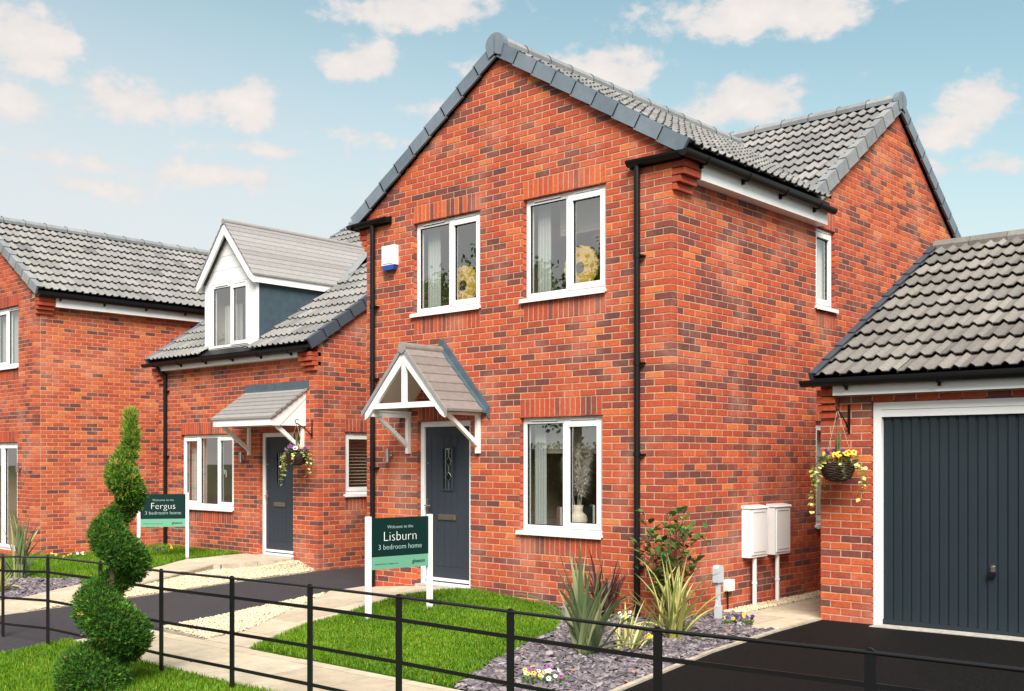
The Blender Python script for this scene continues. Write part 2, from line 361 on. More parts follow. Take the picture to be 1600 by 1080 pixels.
    def finish_tiles(s, roof, mt, limit=300):
        sc_ = [score(M @ Vector((.15, .17, .02)), M.to_3x3() @ Vector((0, -.3, .95)), .1) for M, t in s.tiles]
        order = np.argsort(-np.array(sc_)); ind = set(int(i) for i in order[:limit] if sc_[i] > 0)
        ms = {}; rest = MB()
        for i, (M, t) in enumerate(s.tiles):
            if i in ind:
                k = round(t * 6)
                if k not in ms: b = MB(); tile_geo(b, None, k / 6); ms[k] = b.mesh('roof_tile', mt)
                place('roof_tile', ms[k], (0, 0, 0), roof, matrix=M)
            else: tile_geo(rest, M, t)
        if rest.v: rest.build('tiling', mt, roof, kind='stuff')
        s.tiles = []
TW, TG, TLEN = .30, .345, .41
def tile_geo(b, M, t):
    hw = [(0, 0), (.070, .001), (.088, .018), (.1125, .036), (.137, .017)]
    prof = [(u + o, h) for o in (0, .15) for u, h in hw] + [(.304, .001)]
    zf = lambda y: .046 - y * (.040 / TG)
    V = [(u, 0, h + zf(0)) for u, h in prof] + [(u, TLEN, h + zf(TLEN)) for u, h in prof]
    n = len(prof); top = [(i, i + 1, i + 1 + n, i + n) for i in range(n - 1)]
    V2 = [(u, 0, h + zf(0)) for u, h in prof] + [(u, .003, h + zf(0) - .013) for u, h in prof] + [(u, .075, h * .9 + zf(0) - .022) for u, h in prof]
    lip = [(i, i + n, i + 1 + n, i + 1) for i in range(n - 1)] + [(i + n, i + 2 * n, i + 1 + 2 * n, i + 1 + n) for i in range(n - 1)]
    T = (lambda P: [tuple(M @ Vector(p)) for p in P]) if M is not None else (lambda P: P)
    b.add(T(V), top, t, True); b.add(T(V2), lip, t)
    b.add(T([(0, 0, zf(0)), (0, TLEN, zf(TLEN)), (0, TLEN, zf(TLEN) - .02), (0, 0, zf(0) - .026)]), [(0, 1, 2, 3)], t)
def basis(o, U, S):
    U = Vector(U).normalized(); S = Vector(S).normalized(); n = U.cross(S)
    return Matrix(((U.x, S.x, n.x, o[0]), (U.y, S.y, n.y, o[1]), (U.z, S.z, n.z, o[2]), (0, 0, 0, 1)))
def tile_field(h, o, U, S, ulen, slen, keep=None, seed=0, spread=.25, mid=.5):
    """tiles from the eave line through o along U, rising along S"""
    rr = random.Random(seed); o = Vector(o); U = Vector(U).normalized(); S = Vector(S).normalized()
    rows = int(round(slen / TG)); g = slen / rows; cols = int(math.ceil(ulen / TW - .02)); wv = ulen / cols
    for r_ in range(rows):
        for c in range(cols):
            p = o + U * (c * wv) + S * (r_ * g); m = p + U * .15 + S * .17
            if keep and not keep(m): continue
            M = basis(p, U, S); M = M @ Matrix.Translation((rr.uniform(-.002, .002), rr.uniform(-.006, .006), rr.uniform(-.0015, .003))) @ Matrix.Diagonal((wv / TW, 1, 1, 1)) @ Matrix.Rotation(rr.uniform(-.008, .008), 4, 'Y') @ Matrix.Rotation(rr.uniform(-.005, .005), 4, 'Z')
            h.tiles.append((M, min(1, max(0, rr.gauss(mid, spread)))))
def ridge_line(roof, p0, p1, mt='ridge_grey', seg=.45, rad=.125, clips=True):
    p0, p1 = Vector(p0), Vector(p1); d = (p1 - p0); n = max(1, round(d.length / seg)); st = d.length / n; d.normalize(); sd_ = d.cross(Vector((0, 0, 1))).normalized()
    rr = random.Random(int(p0.x * 31 + p0.y * 7))
    for i in range(n):
        a = p0 + d * (i * st + .004); b_ = p0 + d * ((i + 1) * st - .004); m = MB(); P = []
        for q in (a, b_):
            for an in (205, 172, 128, 90, 52, 8, -25):
                P.append(q + sd_ * (rad * math.cos(R(an))) + Vector((0, 0, rad * .78 * math.sin(R(an)) - .02)))
        m.add(P, [(k, k + 1, k + 8, k + 7) for k in range(6)] + [list(range(7)), list(range(13, 6, -1))], rr.random())
        t = m.build('ridge_tile', mt, roof)
        if clips:
            c = MB(); q = b_ + Vector((0, 0, rad * .78 - .018)); c.box(-.008, .008, -.008, .008, 0, .012, F=lambda x, y, z: (q.x + x, q.y + y, q.z + z))
            c.tube([b_ + sd_ * (rad * 1.03 * math.cos(R(an))) + Vector((0, 0, rad * .80 * math.sin(R(an)) - .02)) for an in range(-20, 201, 22)], .0035, 5)
            c.build('ridge_clip', 'black_plastic', t)
def verge(roof, p0, S, E, length, mt='verge_grey', flange=.085, hgt=.155, seed=0):
    """stepped dry verge units from eave point p0 up-slope along S; E points out of the gable"""
    rr = random.Random(seed); S = Vector(S).normalized(); E = Vector(E).normalized(); Nn = E.cross(S)
    if Nn.z < 0: Nn = -Nn
    n = int(round(length / TG)); g = length / n; p0 = Vector(p0)
    for i in range(n):
        o = p0 + S * (i * g); m = MB(); t = rr.random()
        def F(a, e, z): return tuple(o + S * a + E * e + Nn * (z + .016 * (1 - a / g)))
        m.box(-.012, g + .012, 0, .034, .05 - hgt, .062, t, F); m.box(-.010, g + .010, -flange, .0, .046, .060, t, F)
        m.box(-.014, -.006, -.002, .037, .05 - hgt - .004, .066, t, F)
        m.build('verge_unit', mt, roof)
def gutter(house, p0, p1, out, name='gutter', brackets=True):
    p0, p1, out = Vector(p0), Vector(p1), Vector(out).normalized(); d = (p1 - p0); ln = d.length; d.normalize(); r_ = .058
    ang = [R(a) for a in range(180, 361, 20)]
    prof = [(r_ * math.cos(a), r_ * 1.15 * math.sin(a)) for a in ang] + [((r_ - .006) * math.cos(a), (r_ - .006) * 1.15 * math.sin(a)) for a in reversed(ang)]
    m = MB(); n = len(prof)
    P = [p0 + out * a + Vector((0, 0, b)) for a, b in prof] + [p1 + out * a + Vector((0, 0, b)) for a, b in prof]
    m.add(P, [(i, (i + 1) % n, (i + 1) % n + n, i + n) for i in range(n)])
    h = len(ang)
    for q in (p0, p1): m.add([q + out * a + Vector((0, 0, b)) for a, b in prof[:h]], [list(range(h))])
    o = m.build(name, 'black_plastic', house)
    if brackets:
        k = max(1, int(ln / .8))
        for i in range(k):
            q = p0 + d * (ln * (i + .5) / k); b = MB()
            b.tube([q + out * ((r_ + .004) * math.cos(a)) + Vector((0, 0, (r_ + .004) * 1.15 * math.sin(a))) for a in ang], .010, 5)
            def F(x, y, z): return tuple(q + d * x - out * y + Vector((0, 0, z)))
            b.box(-.012, .012, .03, .085, -.105, -.02, F=F)
            b.build('gutter_bracket', 'black_plastic', o)
    return o
def downpipe(house, F, u, z0, z1, y=-.05, clips=(), neck=None):
    m = MB(); c = Vector(F(u, y, 0))
    m.tube([(c.x, c.y, z0), (c.x, c.y, z1)], .034, 14)
    if neck: m.tube([(c.x, c.y, z1 - .02), F(u, y + neck[0] * .3, z1 + .03), F(u + neck[1], y + neck[0], z1 + .11)], .034, 12)
    o = m.build('downpipe', 'black_plastic', house)
    for z in clips:
        b = MB(); b.tube([(c.x, c.y, z - .022), (c.x, c.y, z + .022)], .041, 14)
        b.box(u - .012, u + .075, y - .012, -.001, z - .008, z + .008, F=lambda a, d, e: F(a, d, e))
        b.build('pipe_clip', 'black_plastic', o)
    return o
# ---- windows and doors
def window(house, F, u0, u1, z0, z1, panes, sash, rec=.055, sill=True, vents=True, handle=(), glass='glass', label=None, bars=()):
    """panes: list of relative widths; sash: indices of panes with an opening sash"""
    fw_ = .058; mw = .055; m = MB(); y0, y1 = rec, rec + .07; sz = .035
    zb = z0 + (sz if sill else 0)
    m.box(u0 + .004, u0 + fw_, y0, y1, zb, z1 - .004, F=F); m.box(u1 - fw_, u1 - .004, y0, y1, zb, z1 - .004, F=F)
    m.box(u0 + fw_, u1 - fw_, y0, y1, zb, zb + fw_ + .01, F=F); m.box(u0 + fw_, u1 - fw_, y0, y1, z1 - fw_ - .012, z1 - .004, F=F)
    tot = sum(panes); W_ = (u1 - u0 - 2 * fw_ - mw * (len(panes) - 1)); x = u0 + fw_; cells = []
    for i, p in enumerate(panes):
        wd = W_ * p / tot; cells.append((x, x + wd))
        if i < len(panes) - 1: m.box(x + wd, x + wd + mw, y0 + .001, y1, zb + fw_ + .01, z1 - fw_ - .012, F=F)
        x += wd + mw
    win = m.build('window', 'upvc', house, label=label)
    za, zt = zb + fw_ + .01, z1 - fw_ - .012
    for i, (a, b) in enumerate(cells):
        p0, p1, q0, q1 = a, b, za, zt
        if i in sash:
            s = MB(); k = .046; g = .018
            A0, A1, B0, B1 = a - g, b + g, za - g, zt + g
            s.box(A0, A0 + k + g, y0 - .016, y0 + .05, B0, B1, F=F); s.box(A1 - k - g, A1, y0 - .016, y0 + .05, B0, B1, F=F)
            s.box(A0 + k + g, A1 - k - g, y0 - .016, y0 + .05, B0, B0 + k + g, F=F); s.box(A0 + k + g, A1 - k - g, y0 - .016, y0 + .05, B1 - k - g, B1, F=F)
            s.build('sash', 'upvc', win); p0, p1, q0, q1 = a + k, b - k, za + k, zt - k
        ga = MB(); e = .008
        for (c0, c1, d0, d1) in ((p0, p0 + e, q0, q1), (p1 - e, p1, q0, q1), (p0 + e, p1 - e, q0, q0 + e), (p0 + e, p1 - e, q1 - e, q1)): ga.box(c0, c1, y0 + .012, y0 + .04, d0, d1, F=F)
        ga.build('glazing_gasket', 'black_plastic', win)
        g_ = MB(); g_.box(p0 + .002, p1 - .002, y0 + .022, y0 + .030, q0 + .002, q1 - .002, F=F); g_.build('pane', glass, win)
        if vents:
            v = MB(); c = (a + b) / 2; hw_ = (b - a) * .36
            v.box(c - hw_, c + hw_, y0 - .014, y0 + .002, z1 - .042, z1 - .024, F=F); v.build('trickle_vent', 'upvc', win)
            v = MB(); v.box(c - hw_, c + hw_, y0 - .010, y0 + .002, z1 - .0465, z1 - .0425, F=F); v.build('vent_slot', 'black_plastic', win)
        if i in handle:
            hd = MB(); hd.box(a + .012, a + .030, y0 + .085, y0 + .10, (za + zt) / 2 - .05, (za + zt) / 2 + .03, F=F); hd.box(a + .012, a + .028, y0 + .10, y0 + .125, (za + zt) / 2 - .01, (za + zt) / 2 + .015, F=F)
            hd.box(a + .014, a + .026, y0 + .12, y0 + .135, (za + zt) / 2 - .11, (za + zt) / 2 + .01, F=F); hd.build('window_handle', 'upvc', win)
    if sill:
        s = MB(); s.box(u0 - .035, u1 + .012, -.042, rec + .05, z0 + .004, z0 + sz, F=F); s.box(u0 - .035, u1 + .012, -.046, -.030, z0 - .012, z0 + .012, F=F); s.build('sill', 'upvc', win)
    return win
def room(house, F, u0, u1, z0, z1, depth=2.4):
    m = MB(); a, b, c, d, y0, y1 = u0, u1, z0, z1, .135, .135 + depth
    P = [F(a, y0, c), F(b, y0, c), F(b, y0, d), F(a, y0, d), F(a, y1, c), F(b, y1, c), F(b, y1, d), F(a, y1, d)]
    m.add(P, [(0, 1, 5, 4), (3, 7, 6, 2), (0, 4, 7, 3), (1, 2, 6, 5), (4, 5, 6, 7)]); return m.build('room_interior', 'room', house)
def front_door(house, F, u0, u1, z0, z1, lozenge=True):
    fw_ = .072; rec = .055; m = MB()
    m.box(u0 + .004, u0 + fw_, rec, rec + .07, z0, z1 - .004, F=F); m.box(u1 - fw_, u1 - .004, rec, rec + .07, z0, z1 - .004, F=F); m.box(u0 + fw_, u1 - fw_, rec, rec + .07, z1 - fw_, z1 - .004, F=F)
    m.box(u0 + fw_, u1 - fw_, rec - .012, rec + .07, z0, z0 + .035, F=F); m.box(u0 + fw_, u1 - fw_, rec - .004, rec + .03, z0 + .055, z0 + .092, F=F)
    d = m.build('front_door', 'upvc', house)
    a, b, c, e = u0 + fw_ + .004, u1 - fw_ - .004, z0 + .038, z1 - fw_ - .004; y = rec + .022
    wd = b - a; h = e - c; gx0, gx1, gz0, gz1 = a + wd * .40, a + wd * .61, c + h * .60, c + h * .86
    s = MB(); yb = y + .045
    for (p, q, r0, r1) in ((a, gx0, c, e), (gx1, b, c, e), (gx0, gx1, c, gz0), (gx0, gx1, gz1, e)): s.box(p, q, y + .006, yb, r0, r1, F=F)
    # raised rails and vertical boards
    for (p, q, r0, r1) in ((a, a + .105, c, e), (b - .105, b, c, e), (a + .105, b - .105, e - .11, e), (a + .105, b - .105, c, c + .20)): s.box(p, q, y, y + .0065, r0, r1, F=F)
    xs = np.linspace(a + .105, b - .105, 6)
    for i in range(5):
        x0, x1 = xs[i] + .004, xs[i + 1] - .004
        for (r0, r1) in ((c + .206, e - .116),):
            if x1 < gx0 - .02 or x0 > gx1 + .02: s.box(x0, x1, y + .003, y + .0068, r0, r1, F=F)
            else: s.box(x0, x1, y + .003, y + .0068, r0, gz0 - .02, F=F); s.box(x0, x1, y + .003, y + .0068, gz1 + .02, r1, F=F)
    s.build('door_leaf', 'door_slate', d)
    s = MB(); k = .022
    for (p, q, r0, r1) in ((gx0 - k, gx0, gz0 - k, gz1 + k), (gx1, gx1 + k, gz0 - k, gz1 + k), (gx0, gx1, gz0 - k, gz0), (gx0, gx1, gz1, gz1 + k)): s.box(p, q, y - .010, y + .03, r0, r1, F=F)
    s.build('glazing_frame', 'door_slate', d)
    g = MB(); g.box(gx0, gx1, y + .014, y + .022, gz0, gz1, F=F); g.build('pane', 'glass', d)
    g = MB(); g.box(gx0, gx1, y + .040, y + .044, gz0, gz1, F=F); g.build('obscure_glass', 'cheek_render', d)
    ld = MB(); cx = (gx0 + gx1) / 2; hh = gz1 - gz0
    def bar(p, q, wd_=.005):
        dx, dz = q[0] - p[0], q[1] - p[1]; l_ = math.hypot(dx, dz); nx, nz = -dz / l_ * wd_ / 2, dx / l_ * wd_ / 2
        ld.prism([(p[0] + nx, p[1] + nz), (q[0] + nx, q[1] + nz), (q[0] - nx, q[1] - nz), (p[0] - nx, p[1] - nz)], y + .008, y + .014, lambda u, z, dd: F(u, dd, z))
    ql = (gx1 - gx0) * .30; zc = [gz0 + hh * .30, gz0 + hh * .68]
    for z in zc:
        dz = hh * .12
        for p, q in (((cx - ql, z), (cx, z + dz)), ((cx, z + dz), (cx + ql, z)), ((cx + ql, z), (cx, z - dz)), ((cx, z - dz), (cx - ql, z)), ((gx0, z), (cx - ql, z)), ((cx + ql, z), (gx1, z))): bar(p, q)
    bar((cx, gz0), (cx, zc[0] - hh * .12)); bar((cx, zc[0] + hh * .12), (cx, zc[1] - hh * .12)); bar((cx, zc[1] + hh * .12), (cx, gz1))
    bar((gx0 + .025, gz0), (gx0 + .025, gz1), .004); bar((gx1 - .025, gz0), (gx1 - .025, gz1), .004)
    ld.build('leading', 'steel', d)
    lz = MB()
    for z in zc: lz.prism([(cx - ql, z), (cx, z + hh * .12), (cx + ql, z), (cx, z - hh * .12)], y + .0095, y + .0135, lambda u, zz, dd: F(u, dd, zz))
    lz.build('lozenge_glass', 'black_plastic', d)
    lp = MB(); zl = c + h * .42; lp.box(a + wd * .30, a + wd * .70, y - .012, y + .002, zl - .036, zl + .036, F=F); lp.box(a + wd * .33, a + wd * .67, y - .020, y - .010, zl - .022, zl + .016, F=F); lp.build('letter_plate', 'brass_grey', d)
    hd = MB(); hx = a + .035; zh = c + h * .475
    hd.box(hx - .014, hx + .014, y - .010, y + .002, zh - .12, zh + .12, F=F); hd.tube([F(hx, y - .01, zh + .03), F(hx, y - .055, zh + .03), F(hx + .03, y - .058, zh + .03), F(hx + .115, y - .058, zh + .03)], .009, 8); hd.build('door_handle', 'steel', d)
    lk = MB(); lk.tube([F(a + .05, y + .004, c + h * .765), F(a + .05, y - .012, c + h * .765)], .013, 10); lk.build('lock_barrel', 'steel', d)
    return d
def wall_slab(h, F, u0, u1, z0, z1, openings=(), gable=None, first=False):
    """recessed mortar backing with the openings left out"""
    openings = [(o[0] - .014, o[1] + .014, o[2] - .014, o[3] + .014) for o in openings]
    m = MB(); us = sorted({u0, u1, *[o[0] for o in openings], *[o[1] for o in openings]}); zs = sorted({z0, z1, *[o[2] for o in openings], *[o[3] for o in openings]})
    zs = [z for z in zs if z0 <= z <= z1]
    for i in range(len(us) - 1):
        for j in range(len(zs) - 1):
            a, b, c, d = us[i], us[i + 1], zs[j], zs[j + 1]
            if any(o[0] - 1e-6 <= a and b <= o[1] + 1e-6 and o[2] - 1e-6 <= c and d <= o[3] + 1e-6 for o in openings): continue
            m.box(a, b, 0.0048, .108, c, d, F=F)
    if gable: m.prism(gable, 0.0048, .108, lambda u, z, d: F(u, d, z))
    return m
# ------------------------------------------------------------------ ground heights
def G(x, y): return -.135 + .013 * max(min(x, 3), -9) + .018 * max(min(y, 0), -5.5)
def HC(x, y): return G(x, y) + .13 * math.exp(-((x + 3.3) / 1.0) ** 2 / 2 - (y / 1.2) ** 2 / 2)
def HB(x, y): return -.075 + .043 * (min(max(y, -4.8), 1.1) - 1.1)
exec_order = []
def ccw(poly):
    a = sum(poly[i][0] * poly[(i + 1) % len(poly)][1] - poly[(i + 1) % len(poly)][0] * poly[i][1] for i in range(len(poly)))
    return poly if a > 0 else poly[::-1]
def sheet(name, poly, zf, mt, off=0., step=.4, skirt=.12):
    poly = ccw(poly); bm = bmesh.new(); vs = [bm.verts.new((x, y, 0)) for x, y in poly]; bm.faces.new(vs)
    xs = [p[0] for p in poly]; ys = [p[1] for p in poly]
    for ax, lo, hi in ((0, min(xs), max(xs)), (1, min(ys), max(ys))):
        v = lo + step
        while v < hi:
            co = [0, 0, 0]; co[ax] = v; no = [0, 0, 0]; no[ax] = 1
            bmesh.ops.bisect_plane(bm, geom=bm.verts[:] + bm.edges[:] + bm.faces[:], plane_co=co, plane_no=no); v += step
    bmesh.ops.triangulate(bm, faces=bm.faces[:])
    bnd = [e for e in bm.edges if e.is_boundary]
    for v in bm.verts: v.co.z = zf(v.co.x, v.co.y) + off
    if skirt:
        r_ = bmesh.ops.extrude_edge_only(bm, edges=bnd)
        for e in r_['geom']:
            if isinstance(e, bmesh.types.BMVert): e.co.z -= skirt
    me = bpy.data.meshes.new(name); bm.to_mesh(me); bm.free(); me.materials.append(MATS[mt])
    o = bpy.data.objects.new(name, me); col.objects.link(o); o['kind'] = 'structure'; WL[o.name] = Vector((0, 0, 0)); return o
def inside(poly, x, y):
    r_ = False; n = len(poly)
    for i in range(n):
        x1, y1 = poly[i]; x2, y2 = poly[(i + 1) % n]
        if (y1 > y) != (y2 > y) and x < (x2 - x1) * (y - y1) / (y2 - y1) + x1: r_ = not r_
    return r_
def sample(poly, n, rng):
    p = np.array(poly); lo, hi = p.min(0), p.max(0); out = []
    while len(out) < n:
        q = rng.uniform(lo, hi, (n, 2)); ins = np.zeros(n, bool)
        for i in range(len(p)):
            x1, y1 = p[i]; x2, y2 = p[(i + 1) % len(p)]
            with np.errstate(divide='ignore', invalid='ignore'):
                c = ((y1 > q[:, 1]) != (y2 > q[:, 1])) & (q[:, 0] < (x2 - x1) * (q[:, 1] - y1) / (y2 - y1 + 1e-12) + x1)
            ins ^= c
        out += q[ins].tolist()
    return np.array(out[:n])
def area(poly): return abs(sum(poly[i][0] * poly[(i + 1) % len(poly)][1] - poly[(i + 1) % len(poly)][0] * poly[i][1] for i in range(len(poly)))) / 2
def np_obj(name, V, Fc, tint, mt, parent=None, kind=None, smooth=False):
    """V (n,3) ; Fc (m,k) ; tint per face"""
    me = bpy.data.meshes.new(name); m, k = Fc.shape
    me.vertices.add(len(V)); me.vertices.foreach_set('co', V.astype(np.float32).ravel())
    me.loops.add(m * k); me.loops.foreach_set('vertex_index', Fc.astype(np.int32).ravel())
    me.polygons.add(m); me.polygons.foreach_set('loop_start', (np.arange(m) * k).astype(np.int32)); me.polygons.foreach_set('loop_total', np.full(m, k, np.int32))
    me.update(calc_edges=True)
    a = me.attributes.new('tint', 'FLOAT', 'FACE'); a.data.foreach_set('value', tint.astype(np.float32))
    me.materials.append(MATS[mt])
    if smooth: me.polygons.foreach_set('use_smooth', np.ones(m, bool))
    return place(name, me, (0, 0, 0), None, kind=kind) if parent is None else place(name, me, WL[parent.name], parent, kind=kind)
def grass(name, poly, zf, dens, hgt, label, seed=0):
    rng = np.random.default_rng(seed); n = int(area(poly) * dens); q = sample(poly, n, rng)
    z = np.array([zf(x, y) for x, y in q]) - .004
    patch = .5 + .5 * np.sin(q[:, 0] * 2.3 + 1.7 * np.sin(q[:, 1] * 1.9)) * np.sin(q[:, 1] * 2.9 + q[:, 0])
    h = hgt * rng.uniform(.55, 1.2, n) * (.8 + .35 * patch); an = rng.uniform(0, 2 * np.pi, n); wv = rng.uniform(.0022, .0042, n)
    d = np.stack([np.cos(an), np.sin(an), np.zeros(n)], 1); s = np.stack([-np.sin(an), np.cos(an), np.zeros(n)], 1)
    le = rng.uniform(.15, .85, n); b = np.column_stack([q, z])
    mid = b + d * (h * le * .3)[:, None] + np.array([0, 0, 1]) * (h * .6)[:, None]; tip = b + d * (h * le)[:, None] + np.array([0, 0, 1]) * (h * (1.05 - .35 * le))[:, None]
    V = np.stack([b - s * wv[:, None], b + s * wv[:, None], mid + s * (wv * .8)[:, None], mid - s * (wv * .8)[:, None], tip], 1).reshape(-1, 3)
    i = np.arange(n)[:, None] * 5
    Fc = np.concatenate([i + [0, 1, 2], i + [0, 2, 3], i + [3, 2, 4]]); p2 = np.sin(q[:, 0] * 5.1 + 2 * np.sin(q[:, 1] * 3.3)) * np.sin(q[:, 1] * 6.2 + 1.3 * np.sin(q[:, 0] * 4.1)); t = np.clip(rng.normal(.40, .2, n) + (patch - .5) * .3 + p2 * .10, 0, .9); t[rng.random(n) < .02 + .10 * np.clip(p2 - .45, 0, 1)] = 1.
    o = np_obj(name, V, Fc, np.tile(t, 3), 'grass', kind='stuff'); tag(o, label, 'grass'); o['kind'] = 'stuff'; return o
def stones(name, poly, zf, dens, size, flat, mt, label, cat, seed=0, layers=.012):
    rng = np.random.default_rng(seed); n = int(area(poly) * dens); q = sample(poly, n, rng)
    z = np.array([zf(x, y) for x, y in q]) + rng.uniform(-.2, 1, n) * layers
    k = 6; an = np.linspace(0, 2 * np.pi, k, endpoint=False)
    rad = size * rng.uniform(.55, 1.25, (n, 1)) * rng.uniform(.7, 1.2, (n, k)); asp = rng.uniform(.55, 1, (n, 1)); ro = rng.uniform(0, 2 * np.pi, (n, 1))
    x = rad * np.cos(an) ; y = rad * np.sin(an) * asp; th = (size * flat * rng.uniform(.6, 1.3, n))[:, None]
    tx = rng.normal(0, .28, (n, 1)); ty = rng.normal(0, .28, (n, 1))
    def lay(sc_, zz):
        X = x * sc_; Y = y * sc_; Z = zz + X * tx + Y * ty
        return np.stack([q[:, :1] + X * np.cos(ro) - Y * np.sin(ro), q[:, 1:] + X * np.sin(ro) + Y * np.cos(ro), z[:, None] + Z], 2)
    V = np.concatenate([lay(.85, -th * .6), lay(1., th * .35), lay(.72, th)], 1).reshape(-1, 3)
    i = (np.arange(n) * 3 * k)[:, None]; fs = []
    for L_ in (0, 1):
        for j in range(k): fs.append(i + [L_ * k + j, L_ * k + (j + 1) % k, (L_ + 1) * k + (j + 1) % k, (L_ + 1) * k + j])
    for c in ((0, 1, 2, 3), (0, 3, 4, 5)): fs.append(i + [2 * k + e for e in c])
    Fc = np.concatenate(fs); t = np.clip(rng.normal(.48, .26, n), 0, .94); t[rng.random(n) < .012] = 1
    o = np_obj(name, V, Fc, np.tile(t, len(fs)), mt, kind='stuff'); tag(o, label, cat); o['kind'] = 'stuff'; return o
def clip_rect(poly, x0, x1, y0, y1):
    for a, b, c in ((-1, 0, -x0), (1, 0, x1), (0, -1, -y0), (0, 1, y1)):
        poly = clip_half(poly, a, b, c)
        if len(poly) < 3: return []
    return poly
def slabs(parent, poly, zf, sx, sy, seed=0, off=(0, 0), stagger=True, th=.05, joint=.011):
    rr = random.Random(seed); poly = ccw(poly); xs = [p[0] for p in poly]; ys = [p[1] for p in poly]
    j = 0; y = min(ys) - off[1]
    while y < max(ys):
        x = min(xs) - off[0] - (sx / 2 if stagger and j % 2 else 0)
        while x < max(xs):
            c = clip_rect(poly, x + joint / 2, x + sx - joint / 2, y + joint / 2, y + sy - joint / 2)
            if len(c) >= 3 and area(c) > .004:
                dz = rr.uniform(-.0025, .0025); m = MB()
                m.prism(c, 0, 1, lambda a, b, d: (a, b, zf(a, b) + dz - d * th), rr.random()); m.build('paving_slab', 'paving', parent)
            x += sx
        y += sy; j += 1
# ================================================================== SETTING
big = MB(); big.add([(-300, -300, -.55), (300, -300, -.55), (300, 300, -.55), (-300, 300, -.55)], [(0, 1, 2, 3)])
o = big.build('ground', 'far_ground', kind='structure')
sheet('garden_soil', [(-26, -9.5), (10, -9.5), (10, 16), (-26, 16)], lambda x, y: min(G(x, y), HB(x, y) if x < -8 else 9) - .05, 'soil', step=.8, skirt=.3)
sheet('road', [(-40, -22), (30, -22), (30, -10.2), (-40, -10.2)], lambda x, y: -.40, 'tarmac_grey', step=3, skirt=.1)
sheet('footway', [(-40, -10.2), (30, -10.2), (30, -7.6), (-40, -7.6)], lambda x, y: -.27, 'tarmac_grey', step=2, skirt=.14)
DRIVE_L = [(-7.5, 9), (-7.545, 1.15), (-7.42, .95), (-6.92, -2.3), (-6.77, -4.2), (-6.7, -7.55), (-3.7, -7.55), (-4.05, -5.3), (-4.30, -4.45), (-4.31, -3.39), (-4.88, -.8), (-5.02, -.53), (-5.02, 9)]
sheet('driveway', DRIVE_L, G, 'tarmac_grey', 0, .5)
KERB = [(1.62, -3.75), (1.49, -2.93), (1.25, -1.27), (1.18, .14), (1.143, 1.07)]
sheet('driveway', [(1.143, 1.07), (1.18, .14), (1.25, -1.27), (1.49, -2.93), (1.62, -3.75), (2.2, -7.55), (9.5, -7.55), (9.5, 1.07)], G, 'tarmac_dark', 0, .5)
sheet('garage_apron', [(1.75, .90), (4.3, .93), (4.3, 1.12), (1.75, 1.12)], G, 'concrete', .006, .3)
PATH_C = [(-5.0, -.005), (-2.95, -.005), (-3.22, -.24), (-3.39, -.82), (-3.27, -1.32), (-3.02, -2.43), (-2.42, -3.58), (-3.2, -3.58), (-3.29, -3.02), (-4.67, -.97), (-5.0, -.6)]
CROSS = [(-4.29, -3.59), (1.60, -3.68), (1.66, -4.62), (-4.29, -4.55)]
PATH_S = [(.27, 1.02), (.95, .02), (1.12, .22), (1.12, 9), (.27, 9)]
PATH_B = [(-8.21, 1.15), (-8.67, .1), (-8.76, .05), (-7.88, -1.71), (-7.35, -2.86), (-6.83, -3.86), (-6.80, -4.6), (-8.05, -4.6), (-8.03, -3.35), (-8.54, -2.29), (-9.17, -.86), (-9.80, .15), (-9.55, 1.15)]
for nm, po, zf, sx, sy, se in (('path', PATH_C, HC, .62, .62, 1), ('path', CROSS, HC, .75, .52, 2), ('path', PATH_S, G, .60, .60, 3), ('path', PATH_B, HB, .62, .62, 4)):
    p = sheet(nm, po, zf, 'edging', -.016, .5)
    slabs(p, po, zf, sx, sy, se, off=(.13 * se, .09 * se))
# retaining edge of the raised path and the pin kerb of the right-hand drive
def strip_blocks(name, pts, zt, zb, wd, seg, mt, piece):
    root = MB(); first = None
    holder = None
    for i in range(len(pts) - 1):
        a, b = Vector((*pts[i], 0)), Vector((*pts[i + 1], 0)); d = b - a; n = max(1, round(d.length / seg)); st = d.length / n; d.normalize(); nn = Vector((d.y, -d.x, 0))
        for k in range(n):
            m = MB(); p = a + d * (k * st + .003); q = a + d * ((k + 1) * st - .003)
            P = []
            for top in (0, 1):
                for v in (p - nn * wd / 2, q - nn * wd / 2, q + nn * wd / 2, p + nn * wd / 2): P.append((v.x, v.y, (zt if top else zb)(v.x, v.y)))
            m.add(P, [(3, 2, 1, 0), (4, 5, 6, 7), (0, 1, 5, 4), (1, 2, 6, 5), (2, 3, 7, 6), (3, 0, 4, 7)], random.random())
            if holder is None: holder = m.build(name, mt, kind='structure')
            else: m.build(piece, mt, holder)
strip_blocks('path_edging', [(-8.15, 1.10), (-8.62, .07), (-8.74, -.02), (-7.83, -1.71), (-7.30, -2.86), (-6.80, -3.86)], lambda x, y: HB(x, y) - .003, lambda x, y: G(x, y) - .1, .085, .6, 'edging', 'edging_block')
strip_blocks('kerb', KERB, lambda x, y: G(x, y) + .018, lambda x, y: G(x, y) - .12, .05, .9, 'edging', 'kerb_stone')
strip_blocks('path_edging', [(-4.27, -3.40), (-4.84, -.82)], lambda x, y: G(x, y) + .012, lambda x, y: G(x, y) - .1, .045, .9, 'edging', 'edging_block')
LAWN_C = [(-2.93, -.02), (-1.54, -.02), (-1.06, -.49), (-.62, -1.15), (-.35, -1.9), (-.08, -2.59), (.38, -3.62), (-2.41, -3.56), (-3.0, -2.43), (-3.25, -1.32), (-3.37, -.82), (-3.2, -.24)]
LAWN_F = [(-4.28, -4.47), (-2.3, -4.60), (-.5, -4.63), (1.9, -4.68), (2.3, -7.5), (-3.7, -7.5), (-4.03, -5.3)]
